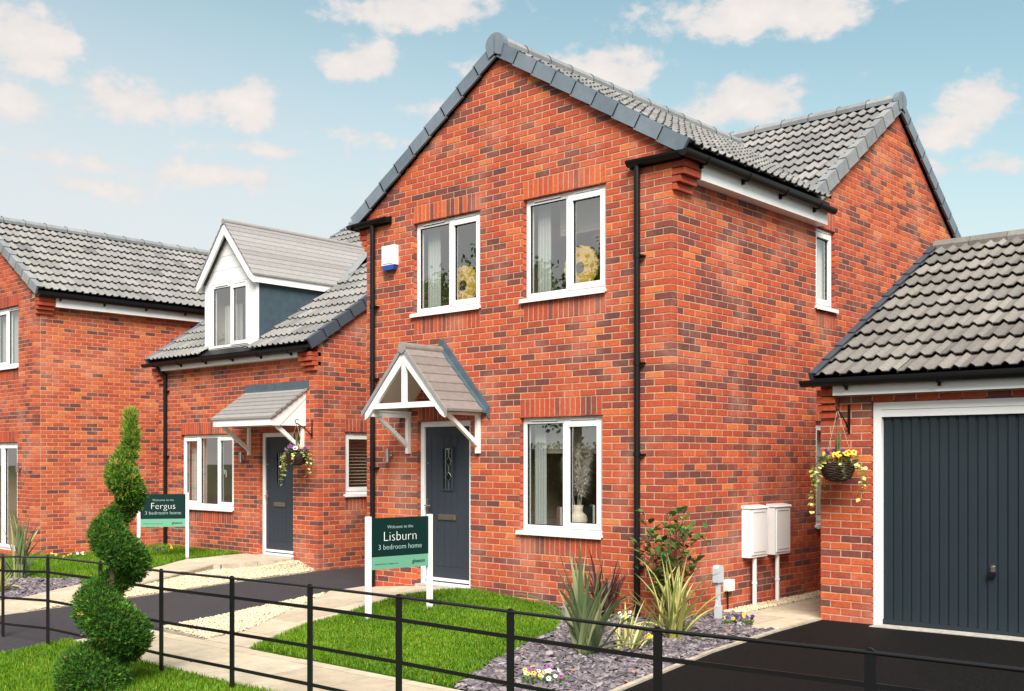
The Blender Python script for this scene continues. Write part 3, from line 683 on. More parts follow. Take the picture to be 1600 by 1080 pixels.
LAWN_B = [(-9.57, 1.13), (-9.83, .15), (-9.19, -.86), (-8.58, -2.25), (-9.03, -2.05), (-10.2, -2.7), (-11.2, -3.6), (-13.6, -3.2), (-13.2, -1.1), (-12.35, -.75), (-12.3, 1.13)]
SLATE_C = [(-1.54, -.01), (0.01, -.01), (.02, .84), (.27, .98), (.95, 0.0), (1.14, .15), (1.21, -1.27), (1.45, -2.93), (1.56, -3.62), (.40, -3.62), (-.08, -2.59), (-.35, -1.9), (-.62, -1.15), (-1.06, -.49)]
SLATE_A = [(-8.56, -2.28), (-9.03, -2.05), (-10.2, -2.7), (-11.2, -3.6), (-10.6, -4.7), (-8.07, -4.7), (-8.05, -3.35)]
GRAV_C = [(-4.29, -3.42), (-3.21, -3.55), (-3.31, -3.0), (-4.68, -.95), (-4.86, -.78)]
GRAV_S = [(.01, .86), (.26, 1.0), (.26, 8.3), (.01, 8.3)]
GRAV_K = [(.97, .03), (1.15, .13), (1.13, 1.0), (1.125, .22)]
GRAV_B = [(-8.13, 1.13), (-7.56, 1.13), (-7.44, .9), (-6.93, -2.3), (-6.8, -3.8), (-7.28, -2.86), (-7.80, -1.71), (-8.70, -.02), (-8.58, .1)]
def ZGB(x, y): return G(x, y) + .012 + .10 * math.exp(-((x + 8.05) / .28) ** 2 - ((y - 1.1) / .55) ** 2) + .03 * max(0, min(1, (-6.9 - x + (y + 2.3) * -.15)))
for nm, po, zf in (('lawn', LAWN_C, HC), ('lawn', LAWN_F, G), ('lawn', LAWN_B, HB)): sheet(nm, po, zf, 'turf', -.012, .35)
for nm, po, zf in (('planting_bed', SLATE_C, HC), ('planting_bed', SLATE_A, HB), ('gravel_strip', GRAV_C, HC), ('gravel_strip', GRAV_S, G), ('gravel_strip', GRAV_B, ZGB)): sheet(nm, po, zf, 'soil' if 'bed' in nm else 'edging', -.014, .35)
grass('grass', LAWN_C, HC, 9000, .050, 'bright short grass of the lawn in front of the gabled middle house', 1)
grass('grass', LAWN_F, G, 7000, .055, 'bright mown grass outside the black railing at bottom left', 2)
grass('grass', LAWN_B, HB, 2600, .06, 'green grass in front of the house with the dormer', 3)
stones('slate_chippings', SLATE_C, HC, 900, .042, .18, 'slate_chip', 'purple grey slate chippings in the bed beside the dark driveway', 'slate', 4)
stones('slate_chippings', SLATE_A, HB, 900, .038, .22, 'slate_chip', 'purple grey slate chippings in the bed at far left', 'slate', 5)
for i, (po, zf, lb) in enumerate(((GRAV_C, HC, 'cream gravel strip between tarmac drive and stone path'), (GRAV_S, G, 'cream gravel along the brick side wall under the meter boxes'), (GRAV_B, ZGB, 'cream gravel bank below the raised stone path'), (GRAV_K, G, 'sliver of cream gravel beside the garage corner'))):
    stones('gravel', po, zf, 3000 if i < 2 else 2600, .0125, .55, 'gravel', lb, 'gravel', 10 + i, .014)
# ================================================================== HOUSES
def lamp(house, F, u, z):
    m = MB(); m.tube([F(u, -.075, z - .09), F(u, -.075, z + .09)], .032, 14); l = m.build('wall_lamp', 'steel', house)
    b = MB(); b.tube([F(u, -.05, z), F(u, -.02, z)], .014, 8); b.tube([F(u, -.022, z), F(u, -.001, z)], .034, 14); b.build('lamp_mount', 'brass_grey', l)
def openings_with_soldiers(ops):
    out = []
    for o_ in ops:
        u0, u1, z0, z1, head, sill = o_
        out.append((u0, u1, z0 - (3 * CH if sill else 0), z1 + (3 * CH if head else 0)))
    return out
# ------------------------------------------------------------------ middle house
hc = thing('detached_house', (-2.475, 4.2, -.15), 'red brick gable fronted house with pitched tiled porch, nearest the garage', 'house')
C = House(hc); Fc = frame(0, 0, 0); Fs = frame(0, 0, math.pi / 2); PH = math.pi / 2
ZB = -.2195; zk = lambda k, b=ZB: b + k * CH
OPC = [(-4.0, -2.803, zk(48), zk(64), 1, 1), (-2.09, -.873, zk(48), zk(64), 1, 1), (-2.14, -.925, zk(12), zk(30), 1, 1), (-3.93, -2.97, -.10, zk(30), 1, 0)]
OPS = [(3.29, 3.84, zk(49), zk(63), 1, 1), (3.29, 3.84, zk(12), zk(30), 1, 1)]
RC, SC_ = 6.54, .64; RR, SR = 6.75, .69       # ridge heights and pitches
cl = [(SC_, 1, RC - .11 - SC_ * 2.475), (-SC_, 1, RC - .11 + SC_ * 2.475)]
m = wall_slab(C, Fc, -4.943, -.008, -.45, 4.70, [o_[:4] for o_ in OPC], [(-4.943, 4.70), (-.008, 4.70), (-.008, 4.83), (-2.475, RC - .12), (-4.943, 4.83)])
n_ = wall_slab(C, Fs, .008, 8.39, -.45, 4.68, [o_[:4] for o_ in OPS])
m.v += [] ; m.add(n_.v, n_.f)
m.prism([(3.1, 4.685), (8.39, 4.685), (8.39, 4.85), (5.84, RR - .14), (3.28, 4.88)], 0.0048, .108, lambda u, z, d: Fs(u, d, z))
m.box(-4.95, -4.84, .12, 8.39, -.45, 4.75); m.box(-4.84, -.11, 8.29, 8.39, -.45, 4.75)
C.wall = m.build('wall', 'mortar', hc)
C.bond(Fc, 0, -4.95, 0, ZB, 6.6, openings_with_soldiers(OPC), 0, (0, 1), cl, 1)
C.bond(Fs, PH, 0, 8.4, ZB, 4.64, openings_with_soldiers(OPS), 0, (2, 0), (), 2, .34)
C.bond(Fs, PH, 3.30, 8.4, ZB, 6.9, openings_with_soldiers(OPS), 0, (0, 0), [(SR, 1, RR - .13 + SR * 5.84), (-SR, 1, RR - .13 - SR * 5.84)], 3, .24, zmin=4.64, mid=.72)
for i, (u0, u1, z0, z1, hd, sl) in enumerate(OPC + OPS):
    Fx, ph = (Fc, 0) if i < 4 else (Fs, PH)
    if hd: C.soldiers(Fx, ph, u0, u1, z1, z1 + 3 * CH, 20 + i, i in (0, 1))
    if sl: C.soldiers(Fx, ph, u0, u1, z0 - 3 * CH, z0, 40 + i, False)
for k, ov in ((61, .05), (62, .10), (63, .15), (64, .15), (65, .13)):
    for sgn in (0, 1):
        a, b = (.002, ov) if not sgn else (-4.952 - ov, -4.952)
        C.add_brick(Fc, 0, a, b, zk(k), zk(k) + BH, random.uniform(.45, .8), dp=.325, y=.0005)
C.finish_bricks()
lt = None
for (a, b, z0, z1, _, _), kind in zip(OPC[:3], 'uug'):
    window(hc, Fc, a, b, z0, z1, [1.12, 1], [1]); room(hc, Fc, a - .35, b + .35, z0 - .5 if kind == 'g' else z0 - .35, z1 + .15)
front_door(hc, Fc, *OPC[3][:2], -.045, OPC[3][3])
th = MB(); th.box(-3.95, -2.95, -.03, .1, -.12, -.048, F=Fc); th.build('door_step', 'concrete', hc)
for (a, b, z0, z1, _, _) in OPS:
    window(hc, Fs, a, b, z0, z1, [1], [0], glass='glass'); m = MB(); m.box(a + .03, b - .03, .16, .165, z0 + .05, z1 - .05, F=Fs); m.build('frosted_blind', 'print_white', hc); room(hc, Fs, a - .1, b + .3, z0 - .2, z1 + .1, 1.5)
# roof
zfr = lambda x: RC - SC_ * abs(x + 2.475); zre = lambda y: RR - SR * abs(y - 5.84)
m = MB()
for x0, x1 in ((.19, -2.475), (-5.14, -2.475)):
    m.add([(x0, -.045, zfr(x0) - .012), (x0, 3.10, zfr(x0) - .012), (x1, 5.6, zfr(x1) - .012), (x1, -.045, zfr(x1) - .012)], [(0, 1, 2, 3)])
for y0 in (3.12, 8.56): m.add([(-5.0, y0, zre(y0) - .012), (.02, y0, zre(y0) - .012), (.02, 5.84, RR - .012), (-5.0, 5.84, RR - .012)], [(0, 1, 2, 3)])
roofC = m.build('roof', 'black_plastic', hc)
tile_field(C, (.2, -.04, zfr(.2)), (0, 1, 0), (-1, 0, SC_), 6.0, 2.675 * math.hypot(1, SC_), lambda p: p.y < 5.84 and zfr(p.x) > zre(p.y) - .10, 1)
tile_field(C, (-5.15, 5.96, zfr(.2)), (0, -1, 0), (1, 0, SC_), 6.0, 2.675 * math.hypot(1, SC_), lambda p: zfr(p.x) > zre(p.y) - .10, 2)
tile_field(C, (-4.98, 3.1, zre(3.1)), (1, 0, 0), (0, 1, SR), 5.0, 2.74 * math.hypot(1, SR), lambda p: zre(p.y) > zfr(p.x) - .10, 3)
tile_field(C, (.02, 8.58, zre(3.1)), (-1, 0, 0), (0, -1, SR), 5.0, 2.74 * math.hypot(1, SR), None, 4)
C.finish_tiles(roofC, 'tile_grey')
ridge_line(roofC, (-2.475, -.05, RC + .055), (-2.475, 5.62, RC + .055)); ridge_line(roofC, (.04, 5.84, RR + .055), (-5.0, 5.84, RR + .055))
SL = 2.675 * math.hypot(1, SC_)
verge(roofC, (.2, -.038, zfr(.2)), (-1, 0, SC_), (0, -1, 0), SL - .05, seed=1); verge(roofC, (-5.15, -.038, zfr(.2)), (1, 0, SC_), (0, -1, 0), SL - .05, seed=2)
SL2 = 2.74 * math.hypot(1, SR)
verge(roofC, (.04, 3.16, zre(3.16)), (0, 1, SR), (1, 0, 0), SL2 - .1, 'ridge_grey', hgt=.17, seed=3); verge(roofC, (.04, 8.58, zre(8.58)), (0, -1, SR), (1, 0, 0), SL2 - .04, 'verge_grey', seed=4)
def end_cap(roof, c, E, mt='verge_grey'):
    E = Vector(E); sd_ = Vector((E.y, -E.x, 0)); m = MB(); c = Vector(c)
    P = [(.15 * math.cos(R(a)), .135 * math.sin(R(a)) + .0) for a in range(-10, 191, 20)] + [(-.10, -.15), (0, -.11), (.10, -.15)]
    m.prism(P, -.03, .052, lambda a, b, d: tuple(c + sd_ * a + E * d + Vector((0, 0, b))), .7); m.prism([(-.012, .10), (.012, .10), (.012, -.10), (-.012, -.10)], .052, .058, lambda a, b, d: tuple(c + sd_ * a + E * d + Vector((0, 0, b))), .1); m.build('ridge_end_cap', mt, roof)
end_cap(roofC, (-2.475, -.04, RC + .02), (0, -1, 0)); end_cap(roofC, (.04, 5.84, RR + .02), (1, 0, 0))
m = MB(); pv = [Vector((.2 - t * 2.675, 5.84 - (RR - zfr(.2 - t * 2.675)) / SR, zfr(.2 - t * 2.675) + .05)) for t in np.linspace(0, 1, 12)]
m.tube(pv, .022, 6); m.build('valley_trim', 'ridge_grey', roofC)
for sgn in (1, -1):
    X = lambda x: x if sgn == 1 else -4.95 - x
    m = MB(); a, b = sorted((X(.135), X(.155))); m.box(a, b, .335, 3.30, 4.545, 4.72)
    a, b = sorted((X(.0), X(.135))); m.box(a, b, .335, 3.30, 4.548, 4.560); m.box(a, b, 3.27, 3.299, 4.561, 4.72); m.build('fascia', 'upvc', hc)
    m = MB(); a, b = sorted((X(.10), X(.185))); m.box(a, b, .0, 3.30, 4.722, zfr(.2) - .01); m.build('eave_strip', 'black_plastic', hc)
    gutter(hc, (X(.222), -.13, 4.765), (X(.222), 3.33, 4.735), (sgn, 0, 0))
    gutter(hc, (X(-.52), -.068, 4.78), (X(.16), -.068, 4.77), (0, -1, 0), brackets=False)
    m = MB(); a, b = sorted((X(-.52), X(.16))); m.box(a, b, -.028, -.004, 4.70, 4.80); m.build('eave_strip', 'black_plastic', hc)
downpipe(hc, Fc, -.405, -.16, 4.72, -.062, (.42, 1.62, 2.6, 3.75)); downpipe(hc, Fc, -4.755, -.20, 4.72, -.062, (.55, 1.45, 2.65, 3.62))
lamp(hc, Fc, -4.44, 1.615)
m = MB(); m.box(-4.553, -4.30, -.075, -.001, 4.14, 4.40, F=Fc); m.box(-4.525, -4.33, -.082, -.074, 4.16, 4.385, F=Fc); ab = m.build('alarm_box', 'upvc', hc)
m = MB(); m.prism([(-4.553, 4.138), (-4.30, 4.138), (-4.33, 4.075), (-4.525, 4.075)], -.073, -.002, lambda u, z, d: Fc(u, d, z)); m.build('strobe_lens', 'blue_plastic', ab)
# porch canopy
XP, ZP, YP, HW = -3.45, 2.93, -.66, .75
ps = .78 / .75; zp = lambda x: ZP - ps * abs(x - XP)
m = MB()
for s in (-1, 1): m.add([(XP, YP + .03, ZP - .045), (XP, -.002, ZP - .045), (XP + s * (HW - .02), -.002, zp(XP + HW - .02) - .045), (XP + s * (HW - .02), YP + .03, zp(XP + HW - .02) - .045)], [(0, 1, 2, 3)])
por = m.build('porch_canopy', 'soffit_board', hc)
nr = 7
for s in (-1, 1):
    for i in range(nr):
        a0 = HW * (1 - i / nr) + .012; a1 = HW * (1 - (i + 1) / nr) - .03; m = MB()
        z0, z1 = ZP - ps * a0 + .032, ZP - ps * a1 + .012
        for (ya, yb) in ((YP - .03, -.055),):
            P = [(XP + s * a0, ya, z0), (XP + s * a0, yb, z0), (XP + s * max(a1, 0), yb, z1), (XP + s * max(a1, 0), ya, z1)]; P += [(p[0] - s * .004, p[1], p[2] - .030) for p in P]
            m.add(P, [(0, 1, 2, 3), (7, 6, 5, 4), (0, 4, 5, 1), (1, 5, 6, 2), (2, 6, 7, 3), (3, 7, 4, 0)], random.random())
        m.build('tile_course', 'tile_flat_brown', por)
    # front verge strip
    m = MB(); m.prism([(XP + s * (HW + .02), zp(XP + HW + .02) + .028), (XP, ZP + .035), (XP, ZP - .03), (XP + s * (HW + .02), zp(XP + HW + .02) - .035)], YP - .045, YP - .028, lambda x, z, d: (x, d, z), .3); m.build('verge_tile', 'tile_flat_grey', por)
    bw = .115
    m = MB(); m.prism([(XP + s * (HW - .03), zp(XP + HW - .03) - .03), (XP, ZP - .035), (XP, ZP - .035 - bw * 1.25), (XP + s * (HW - .10), zp(XP + HW - .10) - .03 - bw * 1.05), (XP + s * (HW - .03), zp(XP + HW - .03) - .03 - .09)], YP - .025, YP + .012, lambda x, z, d: (x, d, z)); m.build('bargeboard', 'painted_wood', por)
    xb = XP + s * .635
    m = MB(); m.box(xb - .035, xb + .035, YP + .012, -.002, 2.105, 2.165); m.box(xb - .05, xb + .05, YP + .012, -.002, 2.165, 2.185); m.build('wall_plate', 'painted_wood', por)
    m = MB(); m.box(xb - .026, xb + .026, -.052, -.002, 1.64, 2.105); m.build('bracket_post', 'painted_wood', por)
    m = MB(); m.prism([(-.052, 1.72), (-.052, 1.79), (-.50, 2.105), (-.57, 2.105), (-.50, 2.05)], xb - .022, xb + .022, lambda y, z, d: (d, y, z)); m.build('bracket_brace', 'painted_wood', por)
    # lead flashing on the wall
    m = MB(); zt = lambda x: zp(x) + .17
    m.prism([(XP, ZP + .0), (XP + s * (HW + .07), zp(XP + HW + .07) - .02), (XP + s * (HW + .07), zp(XP + HW + .07) + .13), (XP, ZP + .17)], -.020, -.003, lambda x, z, d: (x, d, z))
    m.prism([(XP, ZP + .012), (XP + s * (HW + .03), zp(XP + HW + .03) + .012), (XP + s * (HW + .03), zp(XP + HW + .03) + .045), (XP, ZP + .045)], -.075, -.0205, lambda x, z, d: (x, d, z)); m.build('flashing', 'lead', por)
m = MB(); m.tube([(XP, YP - .045, ZP + .005), (XP, -.05, ZP + .005)], .062, 10); m.build('ridge_tile', 'tile_flat_brown', por)
m = MB(); m.prism([(XP - .075, ZP - .035), (XP, ZP - .075), (XP + .075, ZP - .035), (XP + .045, ZP + .045), (XP, ZP + .075), (XP - .045, ZP + .045)], YP - .055, YP - .044, lambda x, z, d: (x, d, z), .4); m.build('ridge_end_cap', 'tile_flat_grey', por)
m = MB(); m.box(XP - .60, XP + .60, YP - .02, YP + .02, 2.195, 2.262); m.build('tie_beam', 'painted_wood', por)
m = MB(); m.box(XP - .036, XP + .036, YP - .018, YP + .018, 2.262, ZP - .15); m.build('king_post', 'painted_wood', por)
# meter boxes and service boxes on the side wall
for (y0, y1, z0, z1, yp) in ((1.43, 1.83, .435, 1.0, 1.60), (2.01, 2.39, .435, 1.0, 2.14)):
    m = MB(); m.box(.001, .11, y0, y1, z0, z1); m.prism([(.001, z1), (.128, z1), (.11, z1 + .02), (.001, z1 + .035)], y0 - .012, y1 + .012, lambda a, b, d: (a, d, b)); b_ = m.build('meter_box', 'upvc', hc)
    m = MB(); m.box(.1105, .121, y0 + .03, y1 - .03, z0 + .03, z1 - .02); m.build('meter_door', 'upvc', b_)
    m = MB(); m.box(.121, .124, y0 + .06, y1 - .06, z0 + .055, z0 + .065); m.box(.121, .124, y0 + .06, y1 - .06, z1 - .05, z1 - .04); m.build('door_vent', 'concrete', b_)
    m = MB(); m.tube([(.07, yp, -.16), (.07, yp, z0)], .026, 10); m.tube([(.07, yp, .12), (.07, yp, .145)], .032, 10); m.build('meter_pipe', 'upvc', b_)
m = MB(); m.box(.001, .075, 1.03, 1.15, .09, .215); sb = m.build('socket_box', 'upvc', hc)
m = MB(); m.tube([(.03, 1.07, .09), (.03, 1.075, 0), (.04, 1.06, -.14)], .009, 6); m.build('cable', 'black_plastic', sb)
# ------------------------------------------------------------------ dormer house
XB, YB = -7.552, 1.169
hb = thing('detached_house', (-10.03, 6., -.2), 'red brick house with white gabled dormer and lean-to porch between the two gabled houses', 'house')
B = House(hb); Fb = frame(XB, YB, 0); Fbs = frame(XB, YB, PH); ZBB = 2.012 - 30 * CH; zkb = lambda k: ZBB + k * CH
OPB = [(-4.138, -2.401, zkb(12), zkb(30), 1, 1), (-1.607, -.662, -.12, zkb(30), 1, 0)]
OPBS = [(.56, 1.50, zkb(16), zkb(30), 1, 1)]
SB = .68; RBu = 4.8; zrb = lambda y: 3.55 + SB * (y - YB) if y < YB + RBu else 3.55 + SB * (2 * RBu - (y - YB)); RBZ = 3.55 + SB * RBu
m = wall_slab(B, Fb, -4.943, -.008, -.5, 3.33, [o_[:4] for o_ in OPB]); n_ = wall_slab(B, Fbs, .008, 9.6, -.5, 3.33, [o_[:4] for o_ in OPBS], [(.008, 3.331), (9.6, 3.331), (9.6, 3.42), (RBu, RBZ - .14), (.008, 3.42)])
m.add(n_.v, n_.f); m.box(XB - 4.95, XB - 4.84, YB + .12, YB + 9.6, -.5, 3.4); m.prism([(YB + .1, 3.41), (YB + 9.5, 3.41), (YB + RBu, RBZ - .14)], XB - 4.95, XB - 4.85, lambda y, z, d: (d, y, z))
m.box(XB - 4.84, XB - .11, YB + 9.5, YB + 9.6, -.5, 3.4)
B.wall = m.build('wall', 'mortar', hb)
B.bond(Fb, 0, -4.95, 0, ZBB, 3.34, openings_with_soldiers(OPB), 0, (0, 1), (), 5, .3)
B.bond(Fbs, PH, 0, 5.0, ZBB, 5.4, openings_with_soldiers(OPBS), 0, (2, 0), [(-SB, 1, 3.43)], 6, .36)
for i, (F_, ph, op) in enumerate(((Fb, 0, OPB[0]), (Fb, 0, OPB[1]), (Fbs, PH, OPBS[0]))):
    if op[4]: B.soldiers(F_, ph, op[0], op[1], op[3], op[3] + 3 * CH, 60 + i)
    if op[5]: B.soldiers(F_, ph, op[0], op[1], op[2] - 3 * CH, op[2], 70 + i)
for k, ov in ((43, .05), (44, .10), (45, .14), (46, .14)):
    for a, b in ((-.22, 0), (-.335, -.23), (-4.95, -4.735)): B.add_brick(Fb, 0, a, b, zkb(k), zkb(k) + BH, random.uniform(.4, .8), y=-ov, dp=ov + .06)
B.finish_bricks()
window(hb, Fb, *OPB[0][:4], [1, 1.15, 1], [0, 2], handle=(2,)); room(hb, Fb, -4.5, -2.1, .2, 2.2)
front_door(hb, Fb, OPB[1][0], OPB[1][1], -.062, OPB[1][3])
window(hb, Fbs, *OPBS[0][:4], [1], [0], handle=(0,)); room(hb, Fbs, .3, 1.8, .5, 2.2, 2)
th = MB(); th.box(-1.63, -.64, -.03, .1, -.14, -.064, F=Fb); th.build('door_step', 'concrete', hb)
lamp(hb, Fb, -2.07, 1.60)
m = MB()
for a, b in ((YB - .19, YB + RBu), (YB + 2 * RBu + .19, YB + RBu)):
    m.add([(XB - 5.0, a, zrb(a) - .012), (XB + .03, a, zrb(a) - .012), (XB + .03, b, RBZ - .012), (XB - 5.0, b, RBZ - .012)], [(0, 1, 2, 3)])
# leave the dormer open inside: deck is cut by building it in strips round the dormer
m = MB(); DX, DHW, DY = -10.10, .80, 1.20
def deck(x0, x1, a, b): m.add([(x0, a, zrb(a) - .012), (x1, a, zrb(a) - .012), (x1, b, zrb(b) - .012), (x0, b, zrb(b) - .012)], [(0, 1, 2, 3)])
deck(XB - 5.0, DX - DHW + .05, YB - .19, YB + RBu); deck(DX + DHW - .05, XB + .03, YB - .19, YB + RBu); deck(DX - DHW + .05, DX + DHW - .05, 3.9, YB + RBu); deck(DX - DHW + .05, DX + DHW - .05, YB - .19, DY); deck(XB - 5.0, XB + .03, YB + RBu, YB + 2 * RBu + .19)
roofB = m.build('roof', 'black_plastic', hb)
tile_field(B, (XB - 5.0, YB - .2, zrb(YB - .2)), (1, 0, 0), (0, 1, SB), 5.02, (RBu + .2) * math.hypot(1, SB), lambda p: not (DX - DHW - .02 < p.x < DX + DHW + .02 and DY - .12 < p.y < 3.95), 5, mid=.6)
tile_field(B, (XB + .02, YB + 2 * RBu + .2, zrb(YB - .2)), (-1, 0, 0), (0, -1, SB), 5.02, (RBu + .2) * math.hypot(1, SB), None, 6)
B.finish_tiles(roofB, 'tile_grey')
ridge_line(roofB, (XB - 5.0, YB + RBu, RBZ + .055), (XB + .03, YB + RBu, RBZ + .055))
LB = (RBu + .2) * math.hypot(1, SB)
verge(roofB, (XB + .035, YB - .2, zrb(YB - .2)), (0, 1, SB), (1, 0, 0), LB, 'verge_dark', seed=5); verge(roofB, (XB - 5.0, YB - .2, zrb(YB - .2)), (0, 1, SB), (-1, 0, 0), LB, 'verge_grey', seed=6)
m = MB(); m.box(-4.70, -.345, -.155, -.135, 3.225, 3.35, F=Fb); m.box(-4.70, -.345, -.135, -.002, 3.228, 3.240, F=Fb); m.build('fascia', 'upvc', hb)
m = MB(); m.box(-4.95, 0, -.17, -.10, 3.352, 3.42, F=Fb); m.build('eave_strip', 'black_plastic', hb)
gutter(hb, (XB - 5.12, YB - .222, 3.372), (XB - .06, YB - .222, 3.352), (0, -1, 0))
downpipe(hb, Fb, -4.62, -.25, 3.17, -.052, (.35, 1.62, 2.85), neck=(-.16, -.03))
# dormer
zd = lambda x: 5.755 - 1.14 * abs(x - DX); ym = lambda z: YB + (z - 3.55) / SB
m = MB()
for s in (-1, 1):
    xo = DX + s * DHW; xi = DX + s * (DHW - .06)
    m.prism([(DY + .03, zrb(DY) - .06), (DY + .03, 4.80), (ym(4.80) + .1, 4.80 + .02)], min(xo, xi), max(xo, xi), lambda y, z, d: (d, y, z))
m.box(DX - DHW, DX + DHW, DY + .0, DY + .05, 3.40, 3.53)
dor = m.build('dormer', 'cheek_render', hb)
nr = 11; Hd = .90
for s in (-1, 1):
    for i in range(nr):
        a0 = Hd * (1 - i / nr) + .010; a1 = max(0, Hd * (1 - (i + 1) / nr) - .02); z0 = 5.755 - 1.14 * a0 + .03; z1 = 5.755 - 1.14 * a1 + .012; m = MB()
        P = [(DX + s * a0, DY - .15, z0), (DX + s * a0, ym(z0) + .04, z0), (DX + s * a1, ym(z1) + .04, z1), (DX + s * a1, DY - .15, z1)]; P += [(p[0] - s * .004, p[1], p[2] - .028) for p in P]
        m.add(P, [(0, 1, 2, 3), (7, 6, 5, 4), (0, 4, 5, 1), (1, 5, 6, 2), (2, 6, 7, 3), (3, 7, 4, 0)], random.random()); m.build('tile_course', 'tile_flat_grey', dor)
    m = MB(); bw = .19
    m.prism([(DX + s * (Hd - .01), zd(DX + Hd - .01) - .02), (DX, 5.735), (DX, 5.735 - bw * 1.1), (DX + s * (Hd - .13), zd(DX + Hd - .13) - .02 - bw), (DX + s * (Hd - .01), zd(DX + Hd - .01) - .15)], DY - .135, DY - .10, lambda x, z, d: (x, d, z)); m.build('bargeboard', 'upvc', dor)
    x0, x1 = sorted((DX + s * (Hd - .045), DX + s * (Hd - .02)))
    m = MB(); m.prism([(DY - .10, zd(DX + Hd) - .0), (ym(4.72) + .02, zd(DX + Hd) - .0), (ym(4.60), 4.60), (DY - .10, 4.60)], x0, x1, lambda y, z, d: (d, y, z)); m.build('dormer_fascia', 'upvc', dor)
    m = MB(); xa, xb = sorted((DX + s * (DHW + .008), DX + s * .60)); m.box(xa, xb, DY - .012, DY + .045, 3.43, 4.72); m.build('corner_board', 'upvc', dor)
    # lead valley
    m = MB(); pv = [(DX + s * a, ym(5.755 - 1.14 * a) - .02, 5.755 - 1.14 * a + .05) for a in np.linspace(0, Hd, 8)]
    V = []
    for p in pv: V += [(p[0], p[1] - .02, p[2]), (p[0] + s * .22, p[1] + .05, p[2] + .045)]
    m.add(V, [(2 * i, 2 * i + 1, 2 * i + 3, 2 * i + 2) for i in range(7)]); m.build('valley_flashing', 'ridge_grey', dor)
m = MB(); m.tube([(DX, DY - .155, 5.755), (DX, ym(5.755) + .1, 5.755)], .05, 8); m.build('ridge_tile', 'tile_flat_grey', dor)
for i in range(8):
    za = 4.70 + i * .12; zb_ = za + .117; f = lambda z: max(0, (5.735 - .12 - z) / 1.14)
    if f(za) < .02: break
    m = MB(); m.prism([(DX - f(za), za), (DX + f(za), za), (DX + f(zb_), zb_), (DX - f(zb_), zb_)] if f(zb_) > .01 else [(DX - f(za), za), (DX + f(za), za), (DX, zb_)], DY - .004 + .004 * (i % 2), DY + .02, lambda x, z, d: (x, d, z)); m.build('cladding_board', 'upvc', dor)
Fd = frame(DX, DY, 0)
window(hb, Fd, -.60, .60, 3.50, 4.70, [1.1, 1], [1], rec=.0, label='white dormer window'); 
m = MB(); a = [(DX - .72, DY + .14), (DX + .72, DY + .14), (DX + .72, 3.6), (DX - .72, 3.6)]
m.add([(x, y, 3.35) for x, y in a] + [(x, y, 4.78) for x, y in a], [(0, 1, 2, 3), (4, 7, 6, 5), (1, 5, 6, 2), (2, 6, 7, 3), (3, 7, 4, 0)]); m.build('room_interior', 'blind', hb)
# lean-to porch of the dormer house
X0, X1, Yw, Ye = -9.50, -7.86, YB, .49; zq = lambda y: 2.25 + (y - Ye) * .69
m = MB(); m.add([(X0 + .03, Ye + .03, 2.115), (X1 - .03, Ye + .03, 2.115), (X1 - .03, Yw, 2.115), (X0 + .03, Yw, 2.115)], [(0, 1, 2, 3)]); pb = m.build('porch_canopy', 'soffit_board', hb)
nr = 7
for i in range(nr):
    a = Ye - .04 + (Yw - Ye + .02) * i / nr; b = Ye - .04 + (Yw - Ye + .02) * (i + 1) / nr + .02; m = MB()
    P = [(X0 - .04, a, zq(a) + .03), (X1 + .04, a, zq(a) + .03), (X1 + .04, b, zq(b) + .008), (X0 - .04, b, zq(b) + .008)]; P += [(p[0], p[1] + .003, p[2] - .035) for p in P]
    m.add(P, [(0, 1, 2, 3), (7, 6, 5, 4), (0, 4, 5, 1), (1, 5, 6, 2), (2, 6, 7, 3), (3, 7, 4, 0)], random.random()); m.build('tile_course', 'tile_flat_grey', pb)
m = MB(); m.box(X0, X1, Ye - .012, Ye + .015, 2.105, 2.235); m.build('porch_fascia', 'painted_wood', pb)
for x in (X0, X1 - .03):
    m = MB(); m.prism([(Ye + .015, 2.105), (Yw - .003, 2.105), (Yw - .003, zq(Yw) - .03), (Ye + .015, zq(Ye + .015) - .03)], x + .006, x + .024, lambda y, z, d: (d, y, z)); m.build('side_panel', 'painted_wood', pb)
    m = MB(); m.prism([(Ye + .012, 2.10), (Ye + .16, 2.10), (Yw - .004, zq(Yw) - .16), (Yw - .004, zq(Yw) - .025), (Ye + .012, zq(Ye) - .025)], x, x + .032, lambda y, z, d: (d, y, z)); m.build('bargeboard', 'painted_wood', pb)
    xb = x + (.06 if x == X0 else -.04)
    m = MB(); m.box(xb - .024, xb + .024, Yw - .052, Yw - .002, 1.63, 2.11); m.build('bracket_post', 'painted_wood', pb)
    m = MB(); m.prism([(Yw - .052, 1.70), (Yw - .052, 1.77), (Yw - .48, 2.11), (Yw - .56, 2.11), (Yw - .53, 2.06)], xb - .02, xb + .02, lambda y, z, d: (d, y, z)); m.build('bracket_brace', 'painted_wood', pb)
m = MB(); m.box(X0 - .08, X1 + .08, Yw - .016, Yw - .002, 2.70, 2.84); m.box(X0 - .02, X1 + .02, Yw - .05, Yw - .0165, 2.705, 2.735); m.build('flashing', 'lead', pb)
